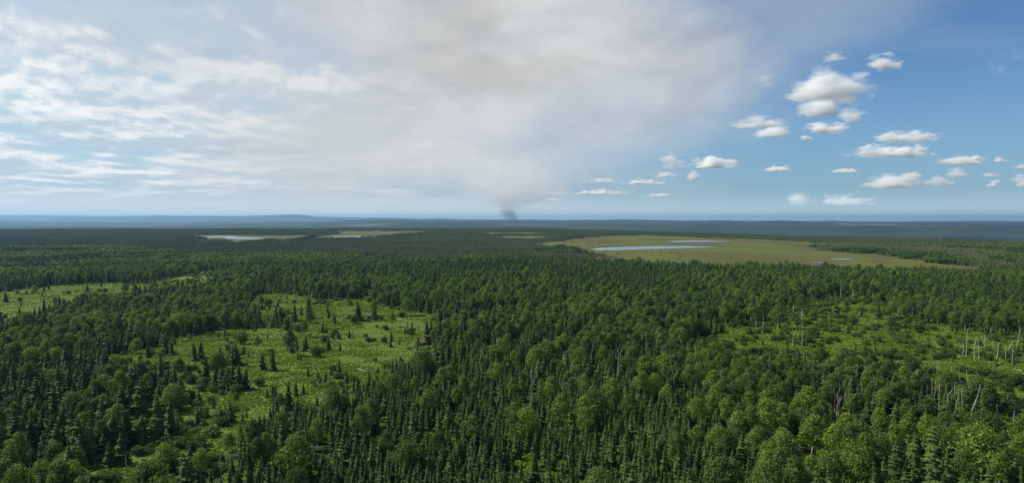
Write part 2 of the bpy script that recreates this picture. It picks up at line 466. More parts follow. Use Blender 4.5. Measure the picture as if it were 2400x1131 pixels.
me.polygons.foreach_set('loop_start', np.concatenate([np.arange(nq) * 4, nq * 4 + np.arange(nA) * 3]).astype(np.int32))
me.update(calc_edges=True)
me.polygons.foreach_set('use_smooth', np.ones(nq + nA, bool))
wx, wy = wob(V[:, 0], V[:, 1])
mask = clearing(V[:, 0], V[:, 1]).astype(np.float32)
gr_ = me.attributes.new('meadow', 'FLOAT', 'POINT'); gr_.data.foreach_set('value', mask)
dry = any_in(LARCHY, V[:, 0], V[:, 1]).astype(np.float32)
gr_ = me.attributes.new('heath', 'FLOAT', 'POINT'); gr_.data.foreach_set('value', dry)
far = np.clip((np.hypot(V[:, 0], V[:, 1]) - 2600) / 2500, 0, 1).astype(np.float32)
M_ground, n = new_mat('forest_floor')
geo = n.n('ShaderNodeNewGeometry')
pos = geo.outputs['Position']
at_m = n.n('ShaderNodeAttribute', attribute_name='meadow'); at_h = n.n('ShaderNodeAttribute', attribute_name='heath')
n1 = n.noise(pos, 0.35, 5, 0.65); n2 = n.noise(pos, 0.03, 4, 0.6)
floor_c = n.mix(n.ss(n1, 0.35, 0.65), (0.020, 0.030, 0.011), (0.038, 0.055, 0.016))
mead_c = n.mix(n.ss(n1, 0.35, 0.68), (0.075, 0.118, 0.016), (0.110, 0.160, 0.022))
mead_c = n.mix(n.ss(n2, 0.45, 0.7, 0, 0.5), mead_c, (0.105, 0.098, 0.034))
heath_c = n.mix(n.ss(n2, 0.35, 0.65), (0.060, 0.062, 0.032), (0.095, 0.092, 0.046))
gc = n.mix(at_m.outputs['Fac'], floor_c, mead_c)
gc = n.mix(at_h.outputs['Fac'], gc, heath_c)
# far country: closed forest with paler cut blocks and bogs
sp = n.n('ShaderNodeSeparateXYZ'); n.put(sp.inputs[0], pos)
dist = n.vm('LENGTH', pos, out=1)
ff = n.ss(dist, 2500.0, 5200.0)
big = n.noise(n.vm('MULTIPLY', pos, (0.00035, 0.0011, 0.0)), 1.0, 5, 0.55)
mid_ = n.noise(n.vm('MULTIPLY', pos, (0.004, 0.004, 0.0)), 1.0, 4, 0.6)
far_c = n.mix(n.ss(mid_, 0.35, 0.65), (0.012, 0.022, 0.014), (0.024, 0.036, 0.020))
far_c = n.mix(n.ss(n.noise(n.vm('MULTIPLY', pos, (0.00022, 0.0006, 0.0)), 1.0, 4, 0.6), 0.42, 0.58, 0, 1), far_c, n.mix(0.5, far_c, (0.050, 0.066, 0.036)))
far_c = n.mix(n.ss(big, 0.585, 0.65, 0, 0.9), far_c, (0.120, 0.115, 0.060))
gc = n.mix(ff, gc, far_c)
bs = n.n('ShaderNodeBsdfPrincipled'); n.put(bs.inputs['Base Color'], gc)
bs.inputs['Roughness'].default_value = 0.95; bs.inputs['Specular IOR Level'].default_value = 0.1
bp = n.n('ShaderNodeBump'); bp.inputs['Strength'].default_value = 0.7; bp.inputs['Distance'].default_value = 0.6
n.put(bp.inputs['Height'], n1); n.put(bs.inputs['Normal'], bp.outputs[0])
out = n.n('ShaderNodeOutputMaterial'); n.put(out.inputs[0], bs.outputs[0])
me.materials.append(M_ground)
tag(link('ground', me), kind='structure')

# ------------------------------------------------------------------ bogs and ponds
M_bog, n = new_mat('bog_moss')
geo = n.n('ShaderNodeNewGeometry'); pos = geo.outputs['Position']
a_ = n.noise(n.vm('MULTIPLY', pos, (0.006, 0.003, 0)), 1.0, 6, 0.65)
c_ = n.noise(n.vm('MULTIPLY', pos, (0.03, 0.012, 0)), 1.0, 5, 0.7)
bc = n.mix(n.ss(a_, 0.42, 0.58), (0.084, 0.079, 0.021), (0.092, 0.108, 0.020))
bc = n.mix(n.ss(c_, 0.46, 0.72, 0, 0.75), bc, (0.076, 0.066, 0.028))
d_ = n.noise(n.vm('MULTIPLY', pos, (0.012, 0.006, 0)), 1.0, 5, 0.7)
bc = n.mix(n.ss(d_, 0.56, 0.66, 0, 0.6), bc, (0.045, 0.052, 0.022))
bs = n.n('ShaderNodeBsdfPrincipled'); n.put(bs.inputs['Base Color'], bc); bs.inputs['Roughness'].default_value = 0.95
bs.inputs['Specular IOR Level'].default_value = 0.1
out = n.n('ShaderNodeOutputMaterial'); n.put(out.inputs[0], bs.outputs[0])
M_water, n = new_mat('pond_water')
geo = n.n('ShaderNodeNewGeometry')
bs = n.n('ShaderNodeBsdfPrincipled'); bs.inputs['Base Color'].default_value = (0.02, 0.03, 0.035, 1)
bs.inputs['Roughness'].default_value = 0.10; bs.inputs['IOR'].default_value = 1.33
bp = n.n('ShaderNodeBump'); bp.inputs['Strength'].default_value = 0.008; bp.inputs['Distance'].default_value = 0.05
n.put(bp.inputs['Height'], n.noise(geo.outputs['Position'], 0.8, 3, 0.5)); n.put(bs.inputs['Normal'], bp.outputs[0])
out = n.n('ShaderNodeOutputMaterial'); n.put(out.inputs[0], bs.outputs[0])

def ragged(P, amp, step):
    pts = []
    for k in range(len(P)):
        p, q = P[k], P[(k + 1) % len(P)]
        L = np.hypot(*(q - p)); m_ = max(1, min(60, int(L / step)))
        for t in range(m_): pts.append(p + (q - p) * t / m_)
    pts = np.array(pts)
    ox = fbm(pts[:, 0] / (step * 3), pts[:, 1] / (step * 3), 3); oy = fbm(pts[:, 0] / (step * 3) + 31, pts[:, 1] / (step * 3), 3)
    return pts + amp * np.stack([ox, oy * 1.5], 1)
for P in BOGS:
    pts = ragged(P, 62, 22)
    tag(link('bog', mesh_from('bog', [(x, y, 0.25) for x, y in pts], [list(range(len(pts)))], [M_bog])), kind='structure')
for P in PONDS:
    pts = ragged(P, 5, 14)
    tag(link('pond', mesh_from('pond', [(x, y, 0.45) for x, y in pts], [list(range(len(pts)))], [M_water])), kind='structure')

# ------------------------------------------------------------------ haze
def box_mesh(name, x0, x1, y0, y1, z0, z1, m_):
    Vb = [(x, y, z) for x in (x0, x1) for y in (y0, y1) for z in (z0, z1)]
    return mesh_from(name, Vb, [(0, 1, 3, 2), (4, 6, 7, 5), (0, 4, 5, 1), (2, 3, 7, 6), (0, 2, 6, 4), (1, 5, 7, 3)], [m_])
HAZE_TOP = 288.0
M_haze, n = new_mat('haze')
pv = n.n('ShaderNodeVolumePrincipled')
pv.inputs['Color'].default_value = (0.36, 0.64, 1.0, 1)
pv.inputs['Density'].default_value = 3.4e-5
pv.inputs['Anisotropy'].default_value = 0.5
out = n.n('ShaderNodeOutputMaterial'); n.put(out.inputs['Volume'], pv.outputs[0])
tag(link('haze', box_mesh('haze', -46500, 46500, -46500, 46500, float(Z.min()) - 1.0, HAZE_TOP, M_haze)), kind='stuff')

# ------------------------------------------------------------------ tree shapes (unit height)
class MB:
    def __init__(self): self.V = []; self.F = []; self.M = []
    def add(self, V, F_, m_=0):
        o = len(self.V); self.V += [tuple(v) for v in V]; self.F += [tuple(k + o for k in f) for f in F_]; self.M += [m_] * len(F_)
    def tube(self, pts, radii, seg=5, m_=0):
        pts = [Vector(p) for p in pts]; rings = []
        for k, p in enumerate(pts):
            d = (pts[min(k + 1, len(pts) - 1)] - pts[max(k - 1, 0)]).normalized()
            q = d.to_track_quat('Z', 'Y')
            rings.append([p + q @ Vector((math.cos(6.2832 * s / seg), math.sin(6.2832 * s / seg), 0)) * radii[k] for s in range(seg)])
        V = [v for r_ in rings for v in r_]; F_ = []
        for k in range(len(pts) - 1):
            for s in range(seg):
                F_.append((k * seg + s, k * seg + (s + 1) % seg, (k + 1) * seg + (s + 1) % seg, (k + 1) * seg + s))
        V.append(pts[-1]); e = len(V) - 1
        F_ += [((len(pts) - 1) * seg + s, (len(pts) - 1) * seg + (s + 1) % seg, e) for s in range(seg)]
        self.add(V, F_, m_)
    def mesh(self, name, mats): return mesh_from(name, self.V, self.F, mats, self.M)

def spruce_crown(mb, rnd, R0, whorls, per, base=0.06, thin=0.0, m_=0):
    # dark inner body so that the crown is closed, then tiers of drooping boughs
    nseg = 7
    prof = [(base + 0.03, 0.45), (0.35, 0.42), (0.65, 0.24), (0.9, 0.07)]
    V = []; F_ = []
    for z, f in prof:
        for s in range(nseg):
            a = 6.2832 * s / nseg; r_ = R0 * f * rnd.uniform(0.8, 1.15) * (1 - thin)
            V.append((r_ * math.cos(a), r_ * math.sin(a), z))
    for k in range(len(prof) - 1):
        for s in range(nseg): F_.append((k * nseg + s, k * nseg + (s + 1) % nseg, (k + 1) * nseg + (s + 1) % nseg, (k + 1) * nseg + s))
    mb.add(V, F_, m_)
    lean = rnd.uniform(0, 6.28)
    for w in range(whorls):
        t = (w + rnd.uniform(-0.3, 0.3)) / (whorls - 0.2)
        z = base + (0.985 - base) * max(0, min(1, t)) ** 0.92
        u = (z - base) / (1 - base)
        rr = R0 * ((1 - u) ** 0.70) * (0.80 + 0.20 * math.sin(w * 2.1 + lean)) + 0.012
        if u < 0.12: rr *= 0.72 + u * 2.3
        n_ = max(4, int(per * (0.6 + 0.55 * (1 - u))))
        a0 = rnd.uniform(0, 6.28)
        for k in range(n_):
            if rnd.random() < thin: continue
            a = a0 + 6.2832 * (k + rnd.uniform(-0.35, 0.35)) / n_
            L = rr * rnd.uniform(0.72, 1.18)
            ca, sa = math.cos(a), math.sin(a)
            up = 0.10 * (u - 0.35); dr = L * rnd.uniform(0.25, 0.55)
            wd = max(0.010, L * rnd.uniform(0.26, 0.40))
            z0 = z + L * 0.12
            zm = z - dr * 0.35 + up * L; zt = z - dr * 0.75 + up * L
            p0 = (0.10 * L * ca, 0.10 * L * sa, z0)
            mx_, my_ = 0.58 * L * ca, 0.58 * L * sa
            tx, ty = L * ca, L * sa
            hang = L * 0.16
            Vb = [p0, (mx_ - sa * wd, my_ + ca * wd, zm - hang), (mx_, my_, zm + 0.02 * L), (mx_ + sa * wd, my_ - ca * wd, zm - hang), (tx, ty, zt)]
            mb.add(Vb, [(0, 1, 2), (0, 2, 3), (1, 4, 2), (2, 4, 3)], m_)
    mb.tube([(0, 0, 0.90), (rnd.uniform(-.004, .004), 0, 1.0)], [0.012, 0.004], 4, m_)

def spruce_trunk(mb, m_=0, h=0.93):
    mb.tube([(0, 0, -0.03), (0, 0, 0.12), (0, 0, h)], [0.018, 0.014, 0.003], 5, m_)

def leaf_cloud(mb, rnd, lobes, count, size, m_=0, jit=0.55):
    wsum = sum(l[3] * l[4] for l in lobes)
    for (cx, cy_, cz, rx, rz) in lobes:
        n_ = int(count * rx * rz / wsum)
        for _ in range(n_):
            u = rnd.uniform(-0.75, 1); a = rnd.uniform(0, 6.2832); s = math.sqrt(1 - u * u)
            d = Vector((s * math.cos(a), s * math.sin(a), u))
            rr = rnd.uniform(0.78, 1.06) if rnd.random() < 0.8 else rnd.uniform(0.45, 0.8)
            p = Vector((cx + d.x * rx * rr, cy_ + d.y * rx * rr, cz + d.z * rz * rr))
            nrm = (d + Vector((rnd.gauss(0, jit), rnd.gauss(0, jit), rnd.gauss(0.25, jit)))).normalized()
            q = nrm.to_track_quat('Z', 'Y')
            sz = size * rnd.uniform(0.6, 1.35); th = rnd.uniform(0, 6.28)
            e1 = q @ Vector((math.cos(th), math.sin(th), 0)) * sz; e2 = q @ Vector((-math.sin(th), math.cos(th), 0)) * sz * rnd.uniform(0.5, 0.9)
            b_ = nrm * sz * 0.25
            mb.add([p - e1 - b_, p - e2, p + e1 - b_, p + e2], [(0, 1, 2, 3)] if rnd.random() < 0 else [(0, 1, 3), (1, 2, 3)], m_)

def birch_lobes(rnd, w, n_, z0, z1):
    L = []
    for k in range(n_):
        t = k / (n_ - 1)
        z = z0 + (z1 - z0) * t
        rr = w * (0.9 if t < 0.75 else 0.5) * math.sin(math.pi * (0.22 + 0.62 * t)) * rnd.uniform(0.35, 0.8)
        a = k * 2.4 + rnd.uniform(-.5, .5)
        s = w * rnd.uniform(0.42, 0.62) * (1.0 - 0.25 * t)
        L.append((rr * math.cos(a), rr * math.sin(a), z, s, s * rnd.uniform(0.75, 1.0)))
    L.append((0, 0, z1 + 0.01, w * 0.42, w * 0.40))
    L.append((0, 0, (z0 + z1) / 2, w * 0.72, (z1 - z0) * 0.45))
    return L

def birch_wood(mb, rnd, z0, z1, w, m_=0, forks=8):
    bx, by = rnd.uniform(-.03, .03), rnd.uniform(-.03, .03)
    mb.tube([(0, 0, -0.02), (bx * .5, by * .5, 0.25), (bx, by, 0.55), (bx * 1.5, by * 1.5, z1)], [0.014, 0.011, 0.008, 0.002], 5, m_)
    for k in range(forks):
        a = k * 2.3 + rnd.uniform(-.4, .4); z = z0 - 0.05 + (z1 - z0) * 0.7 * k / forks
        r_ = w * rnd.uniform(0.6, 1.05)
        mb.tube([(bx, by, z), (r_ * .5 * math.cos(a), r_ * .5 * math.sin(a), z + .09), (r_ * math.cos(a), r_ * math.sin(a), z + .16)], [0.006, 0.004, 0.001], 4, m_)

PROTO = bpy.data.collections.new
def proto_set(name, builders):
    """builders: list of (crown MB, wood MB, crown material, wood material, crown name, wood name)"""
    coll = bpy.data.collections.new(name + ' shapes')
    parts = []
    for k, (cm, wm, cmat, wmat) in enumerate(builders):
        both = MB(); both.V = list(cm.V); both.F = list(cm.F); both.M = [0] * len(cm.F)
        both.add(wm.V, wm.F, 1)
        me_ = both.mesh('%s_shape_%02d' % (name, k), [cmat, wmat])
        o = bpy.data.objects.new('%s_shape_%02d' % (name, k), me_)
        coll.objects.link(o)
        parts.append((cm.mesh(name + '_crown', [cmat]), wm.mesh(name + '_trunk', [wmat])))
    return coll, parts

rnd = random.Random(5)
sp_b = []
for k, (R0, wh, per, thin) in enumerate(((0.19, 15, 9, 0), (0.21, 14, 9, 0), (0.17, 16, 8, 0.05), (0.23, 14, 9, 0), (0.20, 15, 8, 0.1), (0.26, 14, 10, 0), (0.29, 13, 11, 0), (0.14, 15, 7, 0.3))):
    cm, wm = MB(), MB(); spruce_crown(cm, rnd, R0, wh, per, 0.04 if k != 7 else 0.12, thin); spruce_trunk(wm)
    sp_b.append((cm, wm, M_spruce, M_bark_brown))
spruce_coll, spruce_parts = proto_set('spruce_tree', sp_b)
bi_b = []
for k, (w, n_, z0, z1, cnt) in enumerate(((0.26, 8, 0.42, 0.86, 1300), (0.31, 9, 0.36, 0.84, 1500), (0.22, 8, 0.50, 0.88, 1000), (0.37, 10, 0.32, 0.80, 1800), (0.28, 7, 0.52, 0.86, 1000), (0.46, 11, 0.28, 0.76, 2100))):
    cm, wm = MB(), MB(); leaf_cloud(cm, rnd, birch_lobes(rnd, w, n_, z0, z1), int(cnt * 1.6), 0.019 if k < 5 else 0.021); birch_wood(wm, rnd, z0, z1, w)
    bi_b.append((cm, wm, M_birch, M_bark_white))
bi_b += [(c_[0], c_[1], M_birch_bright, M_bark_white) for c_ in list(bi_b)]
birch_coll, birch_parts = proto_set('birch_tree', bi_b)
sh_b = []
for k in range(6):
    lobes = [(rnd.uniform(-.5, .5), rnd.uniform(-.5, .5), rnd.uniform(.25, .55), rnd.uniform(.4, .6), rnd.uniform(.3, .5)) for _ in range(4)]
    cm, wm = MB(), MB(); leaf_cloud(cm, rnd, lobes, 190, 0.17, jit=0.6)
    wm.tube([(0, 0, -.1), (0.02, 0, .4)], [0.03, 0.01], 4)
    sh_b.append((cm, wm, M_shrub, M_bark_brown))
shrub_coll, shrub_parts = proto_set('shrub', sh_b)
al_b = []
for k in range(4):
    lobes = [(rnd.uniform(-.45, .45), rnd.uniform(-.45, .45), rnd.uniform(.35, .8), rnd.uniform(.4, .6), rnd.uniform(.35, .55)) for _ in range(6)]
    cm, wm = MB(), MB(); leaf_cloud(cm, rnd, lobes, 700, 0.085, jit=0.6)
    for s in range(3): wm.tube([(0, 0, -.1), (math.cos(s * 2.1) * .3, math.sin(s * 2.1) * .3, .8)], [0.035, 0.012], 4)
    al_b.append((cm, wm, M_alder, M_bark_brown))
alder_coll, alder_parts = proto_set('alder_bush', al_b)

# stands of many small trees for the distance
def lite_spruce(mb, rnd, x, y, h, r0, m_=0):
    for (zb, zt, f) in ((0.02, 0.55, 1.0), (0.32, 0.80, 0.68), (0.6, 1.0, 0.38)):
        a0 = rnd.uniform(0, 6.28); n_ = 5
        Vb = [(x + r0 * f * rnd.uniform(.7, 1.2) * math.cos(a0 + 6.2832 * k / n_), y + r0 * f * rnd.uniform(.7, 1.2) * math.sin(a0 + 6.2832 * k / n_), h * (zb + rnd.uniform(-.03, .05))) for k in range(n_)]
        mb.add(Vb + [(x, y, h * zt)], [(k, (k + 1) % n_, n_) for k in range(n_)], m_)
def lite_round(mb, rnd, x, y, h, r0, m_=0):
    leaf_cloud(mb, rnd, [(x, y, h - r0, r0, r0 * .9), (x + r0 * .4, y, h - r0 * 1.7, r0 * .8, r0 * .8)], 34, r0 * .42, m_)
def stand(name, size, count, share_round, m_con, hs, rs):
    coll = bpy.data.collections.new(name + ' shapes')
    for k in range(6):
        mb = MB()
        for _ in range(count):
            x, y = rnd.uniform(-size / 2, size / 2) * 1.1, rnd.uniform(-size / 2, size / 2) * 1.1
            if rnd.random() < share_round: lite_round(mb, rnd, x, y, rnd.uniform(6, 10.5), rnd.uniform(1.8, 2.9), 1)
            else: lite_spruce(mb, rnd, x, y, hs * rnd.choice((0.6, .75, .85, 1, 1, 1.15)) * rnd.uniform(.85, 1.15), rs * rnd.uniform(.8, 1.25))
        o = bpy.data.objects.new('%s_shape_%02d' % (name, k), mb.mesh(name, [m_con, M_birch])); coll.objects.link(o)
    return coll
stand_mixed = stand('mixed_stand', 16, 22, 0.42, M_spruce, 9.0, 1.35)
stand_dark = stand('spruce_stand', 16, 30, 0.05, M_spruce, 9.0, 1.3)
stand_larch = stand('larch_stand', 16, 19, 0.0, M_larch, 6.5, 0.8)
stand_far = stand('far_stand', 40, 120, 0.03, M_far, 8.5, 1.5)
stand_far_larch = stand('far_larch_stand', 40, 90, 0.0, M_larch, 6.5, 1.0)

# ------------------------------------------------------------------ scattering
def grid(dmin, dmax, half, spacing):
    """jittered points over the wedge of ground in front of the camera"""
    W = dmax * math.sin(R(half))
    gx = np.arange(-W, W, spacing); gy = np.arange(dmin * math.cos(R(half)), dmax, spacing)
    x, y = np.meshgrid(gx, gy); x = x.ravel(); y = y.ravel()
    x = x + rng.uniform(-.48, .48, x.shape) * spacing; y = y + rng.uniform(-.48, .48, y.shape) * spacing
    r_ = np.hypot(x, y); a_ = np.degrees(np.abs(np.arctan2(x, y)))
    k = (r_ > dmin) & (r_ < dmax) & (a_ < half)
    return x[k], y[k]

KEEP = []      # spots kept free for trees that are placed one by one: x, y, radius
SNAGS = [  # foot x, foot y, top x, top y, shape
    (1966, 970, 1964, 920, 'fan'), (1990, 981, 1993, 912, 'fan'), (2187, 927, 2187, 898, 'pole'), (2202, 957, 2202, 897, 'pole'),
    (2218, 972, 2224, 895, 'fork'), (2240, 982, 2242, 908, 'fork'), (2250, 983, 2258, 908, 'pole'), (2272, 988, 2306, 903, 'pole'),
    (2156, 953, 2157, 922, 'fan'), (2170, 950, 2172, 925, 'fork'), (2338, 972, 2338, 946, 'spike'), (2377, 1020, 2378, 962, 'spike'),
    (2100, 864, 2100, 841, 'fork'), (1905, 870, 1906, 841, 'pole'), (1916, 858, 1915, 838, 'pole'), (1828, 840, 1828, 815, 'pole'),
    (2256, 833, 2257, 786, 'pole'), (2263, 837, 2270, 766, 'pole'), (2283, 843, 2287, 793, 'pole'), (2294, 843, 2295, 795, 'pole'),
    (2307, 813, 2309, 770, 'spike'), (2325, 822, 2327, 793, 'pole'), (2337, 838, 2339, 800, 'fork'), (2362, 822, 2385, 797, 'pole'),
    (2373, 858, 2370, 802, 'pole'), (2385, 818, 2387, 761, 'spike'), (2357, 844, 2357, 812, 'pole'), (1830, 916, 1829, 898, 'fork'),
    (1891, 931, 1892, 906, 'pole'), (1953, 908, 1954, 886, 'spike'), (1275, 821, 1274, 787, 'pole'), (1385, 854, 1390, 800, 'spike'),
    (1403, 878, 1405, 841, 'spike'), (1445, 882, 1452, 796, 'fork'), (1245, 930, 1248, 857, 'spike'), (1582, 922, 1576, 856, 'fork'),
    (1125, 919, 1128, 876, 'spike'), (1164, 961, 1165, 936, 'spike'), (847, 851, 846, 829, 'spike'), (860, 878, 857, 851, 'pole'),
    (972, 809, 970, 786, 'pole'), (1064, 763, 1067, 714, 'pole'), (1085, 723, 1085, 697, 'fork'), (1165, 730, 1166, 704, 'pole'),
    (1334, 706, 1339, 674, 'fork'), (1386, 703, 1386, 671, 'pole'), (1445, 696, 1445, 667, 'pole'), (1363, 736, 1362, 711, 'pole'),
    (1433, 767, 1435, 733, 'pole'), (1489, 773, 1490, 744, 'pole'), (1331, 777, 1331, 751, 'pole'), (1711, 733, 1702, 701, 'pole'),
    (1721, 748, 1734, 706, 'pole'), (1773, 772, 1770, 741, 'pole'), (1788, 785, 1788, 748, 'pole'), (1855, 814, 1868, 763, 'fork'),
    (1879, 812, 1879, 715, 'pole'), (1812, 743, 1815, 724, 'pole'), (1859, 733, 1860, 710, 'pole'), (1970, 696, 1971, 666, 'pole'),
    (1998, 696, 1999, 670, 'pole'), (2023, 693, 2020, 668, 'fork'), (2053, 704, 2057, 690, 'pole'), (2086, 699, 2086, 673, 'pole'),
    (2160, 733, 2159, 706, 'pole'), (2238, 723, 2237, 704, 'pole'), (2265, 728, 2270, 703, 'fork'), (2281, 733, 2281, 705, 'pole'),
    (2290, 724, 2290, 699, 'pole'), (2300, 727, 2298, 702, 'pole'), (2327, 730, 2328, 704, 'fork'), (2348, 741, 2348, 713, 'pole'),
    (2368, 751, 2367, 720, 'spike'), (679, 682, 679, 661, 'fan'), (517, 1114, 518, 1052, 'spike'), (295, 1128, 295, 1063, 'spike'),
    (733, 866, 734, 845, 'pole'), (750, 866, 752, 842, 'spike'), (1605, 846, 1612, 826, 'pole'), (1556, 800, 1557, 778, 'pole'),
    (1640, 715, 1641, 692, 'pole'), (1585, 722, 1586, 700, 'pole'), (1510, 745, 1512, 720, 'pole'), (1250, 742, 1250, 718, 'pole'),
    (1290, 757, 1293, 733, 'pole'), (2130, 712, 2131, 692, 'pole'), (2195, 730, 2196, 708, 'pole'), (2390, 742, 2391, 716, 'pole'),
]
BIRCHES = [  # foot x, foot y, top y, shape, label
    (1798, 1046, 930, 1), (1899, 1089, 962, 0), (1985, 1062, 962, 1), (2015, 1170, 1040, 3), (1890, 1200, 1096, 5), (2300, 1128, 982, 5),
    (1672, 946, 862, 1), (1730, 972, 886, 3), (1705, 1010, 926, 0), (1165, 906, 846, 3), (1220, 948, 888, 0), (1292, 948, 878, 1),
    (1068, 966, 904, 0), (1530, 942, 868, 3), (743, 1054, 972, 3), (472, 1112, 1046, 3), (78, 1012, 952, 3), (74, 872, 806, 5),
    (130, 866, 808, 5), (202, 850, 782, 5), (956, 738, 692, 5), (1232, 786, 724, 0), (1830, 1030, 938, 1), (1955, 1110, 985, 0),
    (2100, 1085, 990, 1), (2180, 1062, 965, 3), (1560, 890, 822, 5), (1670, 852, 800, 5), (1485, 865, 806, 3), (1190, 845, 778, 1),
    (1120, 838, 790, 3), (1390, 760, 702, 1), (1290, 735, 690, 1), (1060, 690, 648, 1), (990, 705, 662, 3), (1090, 698, 655, 0),
    (1730, 745, 688, 1), (1790, 752, 690, 3), (1822, 772, 706, 3), (1880, 742, 686, 0), (1700, 760, 704, 1), (1620, 790, 738, 1),
    (2000, 692, 654, 1), (1955, 694, 656, 0), (1565, 742, 690, 1), (1520, 738, 690, 0), (1635, 728, 680, 3), (1345, 860, 800, 3),
    (540, 1070, 1010, 0), (2060, 1040, 950, 0), (2240, 1075, 985, 1), (1760, 1020, 945, 0), (2390, 1100, 1010, 3), (1640, 905, 842, 3),
]
BUSHES = [  # foot x, foot y, height px, width factor
    (2152, 783, 34, 1.0), (2000, 762, 22, 1.3), (1905, 792, 36, 0.9), (2033, 812, 22, 0.8), (2090, 770, 22, 1.1), (2215, 812, 24, 1.2),
    (1760, 832, 26, 1.2), (1705, 818, 24, 1.2), (740, 838, 34, 0.9), (760, 800, 18, 1.2), (830, 758, 24, 0.9), (880, 750, 18, 1.3),
    (940, 742, 16, 1.3), (1020, 748, 18, 1.2), (700, 775, 22, 1.1), (565, 805, 30, 0.9), (628, 716, 18, 1.2), (660, 742, 18, 1.2),
    (46, 705, 10, 1.2), (245, 685, 12, 1.0), (385, 830, 24, 1.2), (510, 850, 26, 1.2), (610, 905, 24, 1.2), (450, 900, 26, 1.2),
    (2260, 770, 22, 1.2), (2330, 800, 22, 1.2), (2375, 832, 22, 1.1), (2080, 840, 22, 1.2), (1980, 830, 20, 1.3), (1850, 836, 20, 1.3),
    (2140, 930, 30, 1.2), (2240, 900, 30, 1.2), (2330, 940, 28, 1.2), (2300, 880, 26, 1.2), (2380, 900, 26, 1.2), (2180, 880, 24, 1.3),
    (1690, 868, 26, 1.2), (960, 780, 16, 1.4), (900, 800, 14, 1.4), (780, 870, 18, 1.2),
]
LONE_SPRUCES = [ # foot x, foot y, top y, shape
    (1958, 736, 700, 6), (1982, 716, 698, 6), (2058, 747, 706, 6), (2018, 741, 713, 5), (1988, 786, 752, 6), (1932, 778, 758, 6), (1946, 772, 744, 5),
    (2085, 768, 735, 6), (2055, 775, 752, 6), (206, 690, 664, 6), (224, 693, 680, 6), (14, 708, 680, 6), (128, 748, 724, 5),
    (725, 745, 690, 5), (658, 755, 714, 6), (646, 758, 712, 5), (690, 752, 708, 6), (615, 868, 822, 6), (640, 870, 818, 5), (782, 755, 728, 5),
    (840, 752, 700, 5), (835, 752, 722, 5), (865, 915, 872, 5), (925, 842, 838, 5), (1030, 812, 742, 5), (1012, 806, 752, 5), (1000, 806, 745, 5), (1048, 802, 740, 5),
    (372, 806, 782, 6), (386, 830, 786, 6), (402, 832, 790, 5), (470, 842, 792, 6), (456, 846, 800, 5), (504, 910, 862, 6), (520, 912, 855, 5), (545, 914, 850, 5), (560, 915, 848, 6), (575, 912, 858, 5),
    (347, 838, 800, 5), (640, 940, 896, 5), (645, 945, 905, 5), (675, 960, 890, 5), (770, 822, 784, 5), (785, 760, 735, 5), (2000, 870, 838, 5), (2030, 868, 832, 5), (2045, 866, 826, 5), (2062, 872, 840, 5),
    (1975, 905, 850, 5), (2145, 1130, 1010, 6), (2185, 1110, 990, 6), (2220, 1165, 1062, 6), (2105, 1140, 1015, 5), (2190, 1160, 1045, 6), (2090, 1165, 1055, 6), (2320, 1180, 1090, 6),
    (1735, 1105, 1005, 5), (1765, 1110, 1030, 5), (1670, 1130, 1040, 5), (162, 1110, 1040, 6), (255, 1095, 1032, 5), (285, 1088, 1010, 6), (210, 1075, 1000, 6), (130, 1060, 990, 6), (100, 1095, 1026, 6),
]
def place(px, py): 
    x, y = at(px, py)
    return x, y
for (px, py, ty, k) in BIRCHES:
    x, y = place(px, py); KEEP.append((x, y, 2.6))
for (px, py, *_r) in SNAGS:
    x, y = place(px, py); KEEP.append((x, y, 1.6))
for (px, py, *_r) in BUSHES:
    x, y = place(px, py); KEEP.append((x, y, 2.2))
for (px, py, *_r) in LONE_SPRUCES:
    x, y = place(px, py); KEEP.append((x, y, 1.8))
# keep the line of sight to pale trunks a little open, as the gaps in the stand do
for (px, py, tx, ty, _s) in SNAGS:
    x, y = place(px, py); L = math.hypot(x, y)
    for t in (3.0, 6.0, 9.0, 12.0): KEEP.append((x - x / L * t, y - y / L * t, 1.7))
for (px, py, ty, k) in BIRCHES:
    x, y = place(px, py); L = math.hypot(x, y)
    for t in (3.5, 7.0, 10.5): KEEP.append((x - x / L * t, y - y / L * t, 2.4))
KA = np.array(KEEP)
def free(x, y, extra=0.0):
    ok = np.ones(x.shape, bool)
    for (kx, ky, kr) in KEEP:
        ok &= (np.abs(x - kx) > kr + extra) | (np.abs(y - ky) > kr + extra)
    return ok

